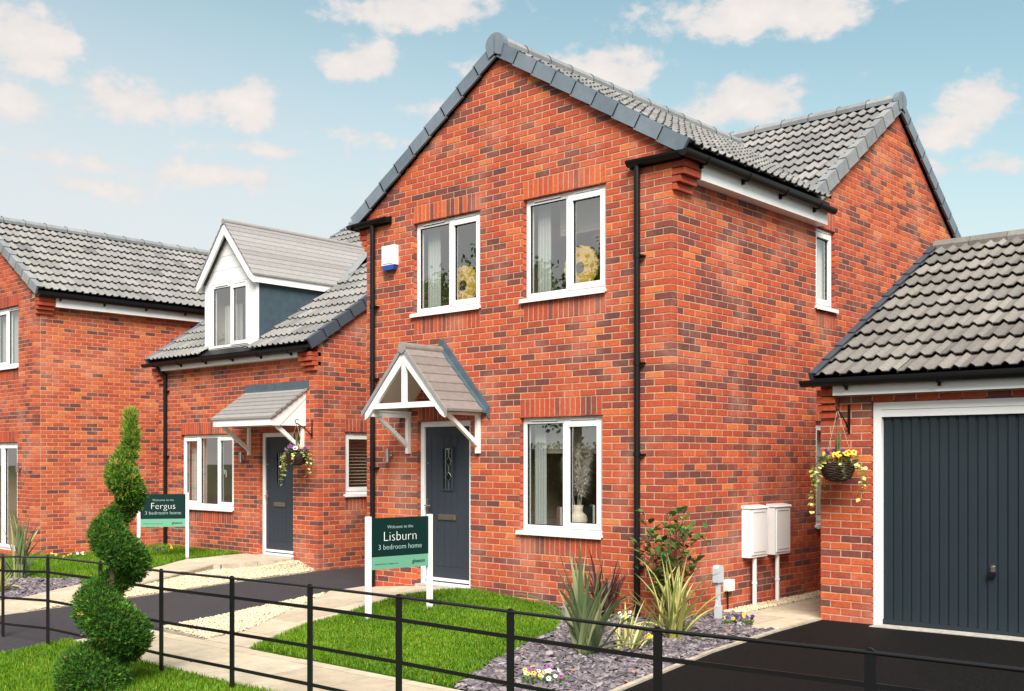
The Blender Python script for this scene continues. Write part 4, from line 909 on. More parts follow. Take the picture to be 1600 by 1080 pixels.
# ------------------------------------------------------------------ left house
XA, YA, ZA = -13.9, -.59, -.31
ha = thing('detached_house', (-16.375, 3., -.3), 'red brick gabled house cut off by the left edge of the picture', 'house')
A = House(ha); Fa = frame(XA, YA, 0); Fas = frame(XA, YA, PH); zka = lambda k: ZA + k * CH
OPA = [(-1.923, -.723, zka(48), zka(64), 1, 1), (-2.30, -.77, zka(1), zka(29), 1, 0)]
RA = 6.45; zfa = lambda x: RA - SC_ * abs(x + 16.375)
m = wall_slab(A, Fa, -4.943, -.008, -.6, 4.60, [o_[:4] for o_ in OPA], [(-4.943, 4.60), (-.008, 4.60), (-.008, 4.74), (-2.475, RA - .12), (-4.943, 4.74)])
n_ = wall_slab(A, Fas, .008, 8., -.6, 4.6); m.add(n_.v, n_.f); m.box(XA - 4.95, XA - 4.84, YA + .12, YA + 8, -.6, 4.6); m.box(XA - 4.84, XA - .11, YA + 7.9, YA + 8, -.6, 4.6)
A.wall = m.build('wall', 'mortar', ha)
A.bond(Fa, 0, -4.95, 0, ZA, 6.5, openings_with_soldiers(OPA), 0, (0, 1), [(SC_, 1, RA - .11 - SC_ * 2.475), (-SC_, 1, RA - .11 + SC_ * 2.475)], 8, .25)
A.bond(Fas, PH, 0, 5.6, ZA, 4.62, (), 0, (2, 0), (), 9, .17, mid=.74)
for i, op in enumerate(OPA):
    A.soldiers(Fa, 0, op[0], op[1], op[3], op[3] + 3 * CH, 80 + i)
    if op[5]: A.soldiers(Fa, 0, op[0], op[1], op[2] - 3 * CH, op[2], 85 + i)
for k, ov in ((61, .05), (62, .10), (63, .15), (64, .15), (65, .12)): A.add_brick(Fa, 0, .002, ov, zka(k), zka(k) + BH, random.uniform(.45, .8), dp=.325, y=.0005)
A.finish_bricks()
window(ha, Fa, *OPA[0][:4], [1.12, 1], [0]); m = MB(); m.box(-1.85, -.80, .17, .18, zka(48) + .05, zka(64) - .05, F=Fa); m.build('window_blind', 'voile', ha)
window(ha, Fa, *OPA[1][:4], [1, 1], [0, 1], sill=False, label='glazed white double doors'); room(ha, Fa, -2.6, -.5, -.3, 2.1); room(ha, Fa, -2.2, -.5, zka(48) - .3, zka(64) + .1)
lamp(ha, Fa, -.60, 1.405)
m = MB()
for x0 in (XA + .19, XA - 5.14): m.add([(x0, YA - .045, zfa(x0) - .012), (x0, YA + 8, zfa(x0) - .012), (-16.375, YA + 8, RA - .012), (-16.375, YA - .045, RA - .012)], [(0, 1, 2, 3)])
roofA = m.build('roof', 'black_plastic', ha)
tile_field(A, (XA + .2, YA - .04, zfa(XA + .2)), (0, 1, 0), (-1, 0, SC_), 8.1, SL, None, 8, mid=.75)
tile_field(A, (XA - 5.15, YA + 8.06, zfa(XA + .2)), (0, -1, 0), (1, 0, SC_), 8.1, SL, None, 9)
A.finish_tiles(roofA, 'tile_grey')
ridge_line(roofA, (-16.375, YA - .05, RA + .055), (-16.375, YA + 8, RA + .055))
verge(roofA, (XA + .2, YA - .038, zfa(XA + .2)), (-1, 0, SC_), (0, -1, 0), SL - .05, 'ridge_grey', seed=8); verge(roofA, (XA - 5.15, YA - .038, zfa(XA + .2)), (1, 0, SC_), (0, -1, 0), SL - .05, seed=9)
m = MB(); m.box(XA + .135, XA + .155, YA + .335, YA + 7.9, 4.455, 4.63); m.box(XA, XA + .135, YA + .335, YA + 7.9, 4.458, 4.47); m.build('fascia', 'upvc', ha)
m = MB(); m.box(XA + .10, XA + .185, YA, YA + 7.9, 4.632, 4.73); m.build('eave_strip', 'black_plastic', ha)
gutter(ha, (XA + .222, YA - .03, 4.675), (XA + .222, YA + 7.9, 4.645), (1, 0, 0))
# ------------------------------------------------------------------ garage
XG, YG, ZG = 1.143, 1.078, 2.15 - 31 * CH
hg = thing('garage', (3., 4., -.13), 'red brick single garage with dark slate up-and-over door at right edge', 'garage')
Gg = House(hg); Fg = frame(XG, YG, 0); zkg = lambda k: ZG + k * CH; GW = 3.5
OPG = [(.565, 2.95, -.3, zkg(31))]
m = wall_slab(Gg, Fg, .008, GW, -.3, 2.34, OPG); m.box(XG, XG + .11, YG + .12, 7.6, -.3, 2.4); m.box(XG + GW - .11, XG + GW, YG + .12, 7.6, -.3, 2.4); m.box(XG + .11, XG + GW - .11, 7.5, 7.6, -.3, 2.4)
SG = .547; zg = lambda y: 2.405 + SG * (y - .93); YR = 4.33; ZR = zg(YR)
for x in (XG, XG + GW - .11): m.prism([(YG + .13, 2.401), (7.55, 2.401), (YR, ZR - .12)], x, x + .11, lambda y, z, d: (d, y, z))
Gg.wall = m.build('wall', 'mortar', hg)
Gg.bond(Fg, 0, 0, GW, ZG, 2.36, OPG, 0, (0, 0), (), 12, .3)
for k, ov in ((29, .03), (30, .06), (31, .09), (32, .09)): Gg.add_brick(Fg, 0, .0, .2, zkg(k), zkg(k) + BH, random.uniform(.5, .75), y=-ov, dp=ov + .05)
Gg.finish_bricks()
a, b, z1 = OPG[0][0], OPG[0][1], OPG[0][3]
m = MB(); m.box(a + .003, a + .085, .02, .10, -.125, z1 - .003, F=Fg); m.box(b - .085, b - .003, .02, .10, -.125, z1 - .003, F=Fg); m.box(a + .085, b - .085, .02, .10, z1 - .078, z1 - .003, F=Fg); m.box(a + .085, b - .085, .026, .10, z1 - .152, z1 - .080, F=Fg)
gf = m.build('garage_frame', 'upvc', hg)
m = MB(); m.box(a + .088, b - .088, .075, .10, -.095, z1 - .155, F=Fg); m.box(a + .088, b - .088, .052, .08, -.10, -.055, F=Fg); gd = m.build('garage_door', 'garage_steel', hg)
n = 24; st = (b - a - .19) / n
for i in range(n):
    x = a + .095 + i * st; m = MB(); d0 = .058 if i % 2 else .062
    m.prism([(x + .006, .0755), (x + st - .004, .0755), (x + st - .014, d0), (x + .016, d0)], -.055, z1 - .160, lambda u, d, z: Fg(u, d, z)); m.build('door_rib', 'garage_steel', gd)
m = MB(); hx = 2.872 - XG; m.box(hx - .022, hx + .022, .045, .06, .46, .56, F=Fg); m.tube([Fg(hx, .05, .545), Fg(hx, .02, .545)], .012, 8); m.build('door_handle', 'steel', gd)
m = MB(); m.box(hx - .035, hx + .030, .018, .034, .452, .50, F=Fg); m.tube([Fg(hx, .055, .48), Fg(hx, .02, .48)], .014, 8); m.build('handle_grip', 'black_plastic', gd)
m = MB(); m.add([(XG - .01, .94, zg(.94) - .012), (XG + GW + .1, .94, zg(.94) - .012), (XG + GW + .1, YR, ZR - .012), (XG - .01, YR, ZR - .012)], [(0, 1, 2, 3)]); m.add([(XG - .01, 7.7, zg(.96) - .012), (XG + GW + .1, 7.7, zg(.96) - .012), (XG + GW + .1, YR, ZR - .012), (XG - .01, YR, ZR - .012)], [(0, 1, 2, 3)])
roofG = m.build('roof', 'black_plastic', hg); LG = (YR - .93) * math.hypot(1, SG)
tile_field(Gg, (XG - .01, .93, 2.405), (1, 0, 0), (0, 1, SG), 3.6, LG, None, 11, .28); tile_field(Gg, (XG + GW + .06, 2 * YR - .93, 2.405), (-1, 0, 0), (0, -1, SG), 3.6, LG, None, 12)
Gg.finish_tiles(roofG, 'tile_brown'); ridge_line(roofG, (XG - .01, YR, ZR + .025), (XG + GW + .1, YR, ZR + .025), 'tile_brown', clips=False)
verge(roofG, (XG - .005, .93, 2.405), (0, 1, SG), (-1, 0, 0), LG, 'verge_dark', flange=.045, seed=11)
m = MB(); m.box(.2, GW, -.135, -.115, 2.225, 2.345, F=Fg); m.box(.2, GW, -.115, -.002, 2.228, 2.24, F=Fg); m.build('fascia', 'upvc', hg)
m = MB(); m.box(-.02, GW, -.15, -.09, 2.347, 2.41, F=Fg); m.build('eave_strip', 'black_plastic', hg)
gutter(hg, (XG - .115, YG - .20, 2.385), (XG + GW + .15, YG - .20, 2.375), (0, -1, 0))
# ================================================================== SMALL THINGS
def text(body, size, F, parent, mt, cx, cz, align='CENTER', name='lettering', bold=0.):
    cu = bpy.data.curves.new('t', 'FONT'); cu.body = body; cu.size = size; cu.align_x = align; cu.align_y = 'CENTER'; cu.extrude = .0008; cu.offset = bold - size * (.024 if size > .1 else .015); cu.resolution_u = 3
    t = bpy.data.objects.new('t', cu); col.objects.link(t); bpy.context.view_layer.update()
    me = bpy.data.meshes.new_from_object(t.evaluated_get(bpy.context.evaluated_depsgraph_get())); bpy.data.objects.remove(t)
    m = MB(); m.add([F(cx + v.co.x, -.0155 - v.co.z, cz + v.co.y) for v in me.vertices], [list(p.vertices) for p in me.polygons]); bpy.data.meshes.remove(me)
    return m.build(name, mt, parent)
def sign(p0, p1, zb0, zb1, ztop, bw, bh, name, label):
    """posts at p0 (left) and p1 (right) seen from the front"""
    d = Vector((p1[0] - p0[0], p1[1] - p0[1])); phi = math.atan2(d.y, d.x); ln = d.length; F = frame(p0[0], p0[1], phi)
    root = thing('site_sign', (p0[0], p0[1], min(zb0, zb1)), label, 'sign', 'house name signs on white posts')
    for u, z in ((0, zb0), (ln, zb1)):
        m = MB(); m.box(u - .026, u + .026, -.026, .026, z - .05, ztop + .008, F=F); m.build('post', 'upvc', root)
    zb = ztop - bh; zs = zb + bh * .24
    m = MB(); m.box(.026, ln - .026, -.014, .012, zs, ztop - .012, F=F); bd = m.build('board', 'sign_dark', root)
    m = MB(); m.box(.026, ln - .026, -.0141, .0121, zb, zs - .0005, F=F); m.build('board_band', 'sign_mint', root)
    c = ln / 2; w_ = ln - .07
    text('Welcome to the', .052, F, bd, 'print_pale', c, ztop - bh * .20)
    text(name, .155, F, bd, 'print_white', c, ztop - bh * .385); text('3 bedroom home', .083, F, bd, 'print_pale', c, ztop - bh * .585)
    text('gleeson', .058, F, bd, 'print_dark', ln - .075, zb + bh * .115, 'RIGHT', bold=.0022); text('Building Homes. Changing Lives.', .024, F, bd, 'print_dark', .075, zb + bh * .10, 'LEFT')
    return root
sign((-2.66, -1.90), (-2.56, -1.08), HC(-2.66, -1.9), HC(-2.56, -1.08), .935, .75, .575, 'Lisburn', 'white posted green sign reading Lisburn on the lawn of the gabled house')
sign((-10.40, -.38), (-9.95, .26), HB(-10.4, -.38), HB(-9.95, .26), .985, .75, .565, 'Fergus', 'white posted green sign reading Fergus in front of the dormer house')
# estate railing
FX = [-7.3, -6.2, -5.15, -4.1, -3.03, -1.96, -.9, .09, 1.04, 2.03, 3.08, 4.24, 5.35]; FZ = [.50, .53, .55, .61, .622, .625, .645, .66, .668, .668, .672, .697, .71]; FY = -4.755
fe = thing('estate_railing', (0, FY, -.2), 'low black metal railing with four rails running across the foreground', 'railing')
for x, z in zip(FX, FZ):
    zb = G(x, FY) - .05; m = MB(); m.box(x - .026, x + .026, FY - .006, FY + .006, zb, z - .012)
    m.box(x - .0225, x + .0225, FY - .0065, FY + .0065, z - .012, z + .012); m.tube([(x - .0, FY - .007, z), (x - .0, FY + .007, z)], .022, 10); m.build('post', 'railing_paint', fe)
for i in range(len(FX) - 1):
    x0, x1, a, b = FX[i], FX[i + 1], FZ[i], FZ[i + 1]
    m = MB(); m.tube([(x0, FY, a), (x1, FY, b)], .0105, 10, caps=False)
    if i in (2, 5, 8): xm = x0 + (x1 - x0) * .35; zm = a + (b - a) * .35; m.tube([(xm - .05, FY, zm), (xm + .05, FY, zm + (b - a) * .1 / (x1 - x0))], .0138, 10)
    m.build('top_rail', 'railing_paint', fe)
    for dz in (.148, .428, .70):
        m = MB(); P = [(x0 + .026, FY - .004, a - dz - .0125), (x1 - .026, FY - .004, b - dz - .0125), (x1 - .026, FY + .004, b - dz - .0125), (x0 + .026, FY + .004, a - dz - .0125)]; P += [(p[0], p[1], p[2] + .025) for p in P]
        m.add(P, [(0, 1, 2, 3), (7, 6, 5, 4), (0, 4, 5, 1), (1, 5, 6, 2), (2, 6, 7, 3), (3, 7, 4, 0)])
        if i in (5, 8): xm = x0 + (x1 - x0) * .45; m.tube([(xm, FY - .012, a - dz), (xm, FY + .012, a - dz)], .008, 6)
        m.build('flat_rail', 'railing_paint', fe)
# utility pedestal in the bed
ut = thing('service_pedestal', (.34, .36, -.13), 'small pale grey service pedestal standing against the side wall behind the shrub', 'pedestal')
m = MB(); m.box(.315, .365, .322, .398, -.2, .02); m.prism([(.327, .02), (.393, .02), (.378, .10), (.342, .10)], .322, .358, lambda y, z, d: (d, y, z)); m.box(.325, .355, .335, .385, .10, .27); m.build('stem', 'pedestal_grey', ut)
m = MB(); m.box(.305, .375, .305, .415, .27, .42); m.prism([(.305, .42), (.415, .42), (.395, .45), (.325, .45)], .305, .375, lambda y, z, d: (d, y, z)); m.build('head', 'pedestal_grey', ut)
# ---- plants
def leaf_strip(base, az, ln, wd, lean, droop, tint, fold=.3, seg=7, twist=0.):
    m = MB(); base = Vector(base); d = Vector((math.cos(az), math.sin(az), 0)); s0 = Vector((-math.sin(az), math.cos(az), 0)); P = []; p = base.copy(); a = lean
    for i in range(seg + 1):
        t = i / seg; wv = wd * (.55 + .45 * min(1, t * 3)) * (1 - max(0, t - .55) / .45) ** .8 if t < 1 else .0006
        dr = d * math.sin(a) + Vector((0, 0, 1)) * math.cos(a); nn = d * math.cos(a) - Vector((0, 0, 1)) * math.sin(a)
        s = s0 * math.cos(twist * t) + nn * math.sin(twist * t)
        P += [p - s * wv / 2 + nn * wv * -fold, p.copy(), p + s * wv / 2 + nn * wv * -fold]
        p = p + dr * (ln / seg); a += droop * (t * .8 + .3) / seg
    m.add(P, [(3 * i + j, 3 * i + j + 1, 3 * i + j + 4, 3 * i + j + 3) for i in range(seg) for j in (0, 1)], tint, True); return m
def flax(x, y, z, n, ln, wd, mt, label, seed, spread=.75, stripe=False, group=None):
    rr = random.Random(seed); root = thing('flax_plant', (x, y, z), label, 'plant', group)
    for i in range(n):
        az = rr.uniform(0, 2 * math.pi); le = abs(rr.gauss(0, spread * .55)); l_ = ln * rr.uniform(.55, 1.12) * (1 - .25 * min(1, le))
        dr = rr.uniform(.15, 1.25) * (.5 + le) + (1.5 if rr.random() < .16 else 0)
        b = (x + rr.gauss(0, .045), y + rr.gauss(0, .045), z - .02); w_ = wd * rr.uniform(.7, 1.15); t = rr.random(); tw = rr.uniform(-.8, .8)
        lf = leaf_strip(b, az, l_, w_, le, dr, t, twist=tw).build('leaf', mt, root)
        if stripe and rr.random() < .75:
            st_ = leaf_strip((b[0] + .0, b[1], b[2] + .002), az, l_ * .985, w_ * .42, le, dr, .02 + .2 * rr.random(), twist=tw, fold=.28)
            Vv = np.array(st_.v); st_.v = [tuple(v) for v in (Vv + np.array((math.cos(az) * -.001, math.sin(az) * -.001, .0022)))]; st_.build('leaf_stripe', mt, lf)
    return root
flax(.42, -1.98, HC(.42, -1.98), 56, 1.0, .050, 'flax_green', 'tall grey green sword leaved flax at the edge of the lawn', 1, .92)
flax(-.72, -.28, HC(-.72, -.28), 38, .78, .042, 'flax_bronze', 'dark bronze leaved flax against the front wall by the downpipe', 2, .75)
flax(.60, -.88, HC(.60, -.88), 58, .86, .042, 'flax_yellow', 'yellow variegated flax in the slate bed beside the shrub', 3, 1.05, True)
flax(.55, -1.55, HC(.55, -1.55), 30, .58, .024, 'flax_yellow', 'thin trailing yellow grass between the two tall flax plants', 4, 1.25)
flax(-9.95, -2.55, HB(-9.95, -2.55), 36, 1.0, .055, 'flax_green', 'grey green flax growing against the left house corner', 5, .55)
flax(-10.9, -3.0, HB(-10.9, -3.), 26, 1.05, .06, 'flax_green', 'dark green flax at the left picture edge before the glazed doors', 6, .5)
flax(-8.75, -3.35, HB(-8.75, -3.35), 34, .62, .038, 'flax_yellow', 'low yellow striped flax behind the railing at far left', 7, .9, True)
def leaf_mesh(ln, wd, tint, mt, name='leaf'):
    m = MB(); P = []
    for t, w_ in ((0, .08), (.25, .8), (.5, 1), (.78, .62), (1, .02)): P += [(-w_ * wd / 2, t * ln, .12 * w_ * wd + .1 * ln * (t - t * t)), (0, t * ln, .1 * ln * (t - t * t) * 1.0), (w_ * wd / 2, t * ln, .12 * w_ * wd + .1 * ln * (t - t * t))]
    m.add(P, [(3 * i + j, 3 * i + j + 1, 3 * i + j + 4, 3 * i + j + 3) for i in range(4) for j in (0, 1)], tint, True); return m.mesh(name, mt)
def orient(p, direction, roll=0., scale=1.):
    d = Vector(direction).normalized(); up = Vector((0, 0, 1)); s = d.cross(up)
    if s.length < 1e-3: s = Vector((1, 0, 0))
    s.normalize(); n = s.cross(d); M = Matrix(((s.x, d.x, n.x, p[0]), (s.y, d.y, n.y, p[1]), (s.z, d.z, n.z, p[2]), (0, 0, 0, 1)))
    return M @ Matrix.Rotation(roll, 4, 'Y') @ Matrix.Scale(scale, 4)
SHRUB = 1
def shrub(x, y, z, h, n_st, label, seed, leaves=260):
    rr = random.Random(seed); root = thing('leafy_shrub', (x, y, z), label, 'shrub'); lm = [leaf_mesh(.105, .056, t, 'shrub_leaf') for t in (.05, .25, .4, .55, .7, .85, 1.)]; pts = []
    for i in range(n_st):
        az = rr.uniform(0, 2 * math.pi); le = rr.uniform(.05, .55); l_ = h * rr.uniform(.6, 1.08); P = []
        for k in range(8):
            t = k / 7; P.append(Vector((x + math.cos(az) * l_ * t * le * (1 - .25 * t) + rr.gauss(0, .006), y + math.sin(az) * l_ * t * le * (1 - .25 * t) + rr.gauss(0, .006), z + l_ * t * (1 - .12 * le))))
        m = MB(); m.tube(P, [.0075 * (1 - .75 * k / 7) for k in range(8)], 6); m.build('stem', 'stem_red', root)
        for k in range(2, 8): pts.append((P[k], P[k] - P[k - 1], k))
        for q in range(3):
            k = rr.randint(2, 6); a2 = rr.uniform(0, 2 * math.pi); e = P[k] + Vector((math.cos(a2) * .14, math.sin(a2) * .14, .12)) * rr.uniform(.6, 1.2)
            m = MB(); m.tube([P[k], (P[k] + e) / 2 + Vector((0, 0, -.01)), e], [.004, .003, .002], 5); m.build('twig', 'stem_red', root); pts += [(e, e - P[k], 6), ((e + P[k]) / 2, e - P[k], 4)]
    joined_leaves(root, pts, 420, rr, 'shrub_leaf', .08, .042)
    for i in range(leaves):
        p, d, k = rr.choice(pts); a2 = rr.uniform(0, 2 * math.pi); dr = d.normalized() * .5 + Vector((math.cos(a2), math.sin(a2), rr.uniform(-.3, .5)))
        tt = rr.choice((0, 1, 1, 2, 2, 3, 3, 4, 4, 5)) if not (k >= 7 and rr.random() < .06) else 6
        place('leaf', lm[tt], (0, 0, 0), root, matrix=orient(p + Vector((rr.gauss(0, .02), rr.gauss(0, .02), rr.gauss(0, .02))), dr, rr.uniform(-.6, .6), rr.uniform(.7, 1.25)))
def joined_leaves(root, pts, n, rr, mt, ln, wd):
    m = MB()
    for i in range(n):
        p, d, k = rr.choice(pts); a2 = rr.uniform(0, 6.28); M = orient(p + Vector((rr.gauss(0, .03), rr.gauss(0, .03), rr.gauss(0, .03))), d.normalized() * .5 + Vector((math.cos(a2), math.sin(a2), rr.uniform(-.3, .5))), rr.uniform(-.6, .6), rr.uniform(.6, 1.1))
        m.add([tuple(M @ Vector(v)) for v in ((0, 0, 0), (-wd / 2, ln * .45, .006), (0, ln, 0), (wd / 2, ln * .45, .006), (0, ln * .5, -.004))], [(0, 4, 1), (1, 4, 2), (0, 3, 4), (4, 3, 2)], rr.choice((.1, .3, .45, .6, .75, .85)), True)
    m.build('foliage', mt, root, kind='stuff')
shrub(.17, -.30, HC(.17, -.3), 1.18, 19, 'glossy green shrub with red stems at the house corner', 3, 290)
def pansies(x, y, z, n, rad, label, seed, tints):
    rr = random.Random(seed); root = thing('pansy_clump', (x, y, z), label, 'flowers', 'pansy clumps in the beds'); lm = leaf_mesh(.05, .024, .5, 'basket_leaf')
    for i in range(n * 3):
        a = rr.uniform(0, 6.28); r_ = rad * rr.random() ** .5
        place('leaf', lm, (0, 0, 0), root, matrix=orient((x + r_ * math.cos(a), y + r_ * math.sin(a), z + .01), (math.cos(a) * .6, math.sin(a) * .6, rr.uniform(.4, 1.3)), rr.uniform(-1, 1), rr.uniform(.6, 1.2)))
    for i in range(n):
        a = rr.uniform(0, 6.28); r_ = rad * rr.random() ** .5; p = Vector((x + r_ * math.cos(a), y + r_ * math.sin(a), z + rr.uniform(.05, .10)))
        bloom(root, p, rr.uniform(.013, .020), rr.choice(tints), rr)
def bloom(root, p, s, tint, rr, eye=True):
    """five rounded petals facing roughly the street"""
    f = Vector((.5 + rr.gauss(0, .35), -.7 + rr.gauss(0, .35), .55)).normalized(); a = f.cross(Vector((0, 0, 1))).normalized(); b = a.cross(f); m = MB()
    for k in range(5):
        an = R(90 + 72 * k + rr.uniform(-8, 8)); c = p + (a * math.cos(an) + b * math.sin(an)) * s * .62 + f * (.002 * k)
        m.add([c + (a * math.cos(t) + b * math.sin(t)) * s * .62 for t in (j * math.pi / 4 for j in range(8))], [list(range(8))], tint)
    o_ = m.build('bloom', 'petal', root)
    if eye:
        m = MB(); m.add([p + f * .012 + (a * math.cos(t) + b * math.sin(t)) * s * .34 for t in (j * math.pi / 3 for j in range(6))], [list(range(6))]); m.build('bloom_eye', 'petal_eye', o_)
pansies(.85, -3.08, HC(.85, -3.08), 22, .17, 'clump of white and yellow pansies at the front of the slate bed', 1, (.5, .5, .5, .68, .9, .36))
pansies(.58, -1.30, HC(.58, -1.3), 9, .12, 'few yellow pansies under the trailing flax leaves', 2, (.7, .85, .95, .5))
pansies(.66, .22, HC(.66, .22), 16, .15, 'yellow and purple pansies beside the paving at the house side', 3, (.05, .05, .7, .9, .2))
pansies(-.35, -.35, HC(-.35, -.35), 8, .12, 'white pansies at the foot of the right downpipe', 4, (.5, .5, .7))
pansies(-11.9, -.9, HB(-11.9, -.9), 14, .30, 'yellow and white pansies along the left house wall', 5, (.7, .5, .5, .9))
pansies(-11.3, .55, HB(-11.3, .55), 12, .22, 'blue and yellow pansies below the far left downpipe', 6, (.0, .02, .7, .9))
# spiral topiary
TX, TY = -1.785, -5.285; TZ = G(TX, TY)
tp = thing('spiral_topiary', (TX, TY, TZ), 'tall clipped spiral conifer standing in the grass in front of the railing', 'tree')
def topi(t):
    """t 0..1 along the spiral: centre, radius"""
    zs = [-.16, .00, .32, .62, .90, 1.17, 1.41, 1.637, 1.93]; rt = [.27, .235, .205, .172, .155, .132, .115, .085, .022]; rh = [.08, .13, .135, .115, .10, .075, .05, .022, 0]; ax = [-.10, -.05, .02, .035, .055, .08, .105, .13, .152]
    i = min(int(t * 8), 7); f = t * 8 - i; L_ = lambda q: q[i] * (1 - f) + q[i + 1] * f
    al = math.pi / 2 + 2 * math.pi * (t * 8 - 2) / 2.0
    c = Vector((TX, TY, 0)) + RT * (L_(ax) + L_(rh) * math.cos(al)) - FW * (L_(rh) * math.sin(al)); c.z = L_(zs); return c, L_(rt) * (.86 + .14 * math.sin(al))
m = MB(); m.tube([Vector((TX, TY, 0)) + RT * a + Vector((0, 0, z)) for a, z in ((-.10, TZ - .05), (-.05, .2), (.02, .7), (.08, 1.2), (.13, 1.6))], [.035, .032, .028, .02, .01], 8); m.build('trunk', 'bark', tp)
rng = np.random.default_rng(5); nS = 38000
V = []; Fq = []; Tn = []
cs = [topi(t) for t in np.linspace(0, 1, 120)]; wts = np.array([c[1] ** 1.6 for c in cs]); wts /= wts.sum(); ctr = np.array([tuple(c[0]) for c in cs]); rds = np.array([c[1] for c in cs])
idx = rng.choice(len(cs), nS, p=wts); u = rng.normal(size=(nS, 3)); u /= np.linalg.norm(u, axis=1)[:, None]; u[:, 2] *= .78
depth = rng.uniform(.62, 1.06, nS); P0 = ctr[idx] + u * (rds[idx] * depth)[:, None]
# keep what lies near the outside of the spiral body
inn = np.zeros(nS, bool)
for k in range(0, len(cs), 3):
    dv = (P0 - ctr[k]) / np.array([1, 1, .78]); inn |= (np.linalg.norm(dv, axis=1) < rds[k] * .58)
P0, uu, ids = P0[~inn], u[~inn], idx[~inn]; n = len(P0)
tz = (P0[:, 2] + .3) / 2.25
dirv = uu * .9 + rng.normal(0, .38, (n, 3)) + np.array([0, 0, .45]) + np.array([0, 0, 1.6]) * np.clip((tz - .72) / .3, 0, 1)[:, None]; dirv /= np.linalg.norm(dirv, axis=1)[:, None]
ln = rng.uniform(.022, .050, n) * (1 + .9 * np.clip((tz - .72) / .28, 0, 1)); sd_ = np.cross(dirv, rng.normal(size=(n, 3))); sd_ /= np.linalg.norm(sd_, axis=1)[:, None]; wd = rng.uniform(.0035, .008, n)
tip = P0 + dirv * ln[:, None]; mid = P0 + dirv * (ln * .5)[:, None]; n2 = np.cross(dirv, sd_)
l1 = mid + sd_ * (ln * .42)[:, None] + dirv * (ln * .25)[:, None]; l2 = mid - sd_ * (ln * .42)[:, None] + dirv * (ln * .25)[:, None]
V = np.stack([P0, mid + sd_ * wd[:, None], tip, mid - sd_ * wd[:, None], P0 + dirv * (ln * .15)[:, None], l1 + n2 * wd[:, None], l1 - dirv * wd[:, None], l2 + n2 * wd[:, None], l2 - dirv * wd[:, None]], 1).reshape(-1, 3)
i0 = np.arange(n)[:, None] * 9
Fq = np.concatenate([np.concatenate([i0 + [0, 1, 2], i0 + [0, 2, 3]]), i0 + [4, 5, 6], i0 + [4, 7, 8]]); tt = np.clip(rng.normal(.36, .2, n) , 0, .84)
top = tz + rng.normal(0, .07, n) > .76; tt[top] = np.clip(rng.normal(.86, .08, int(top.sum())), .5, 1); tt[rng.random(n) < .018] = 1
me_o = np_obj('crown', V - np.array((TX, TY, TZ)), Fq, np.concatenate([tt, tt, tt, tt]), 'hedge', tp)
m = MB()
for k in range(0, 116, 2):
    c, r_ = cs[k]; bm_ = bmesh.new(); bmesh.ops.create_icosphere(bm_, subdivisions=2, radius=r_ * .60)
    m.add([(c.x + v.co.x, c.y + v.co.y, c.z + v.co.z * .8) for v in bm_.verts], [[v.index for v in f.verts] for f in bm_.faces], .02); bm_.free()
m.build('inner_foliage', 'hedge', tp)
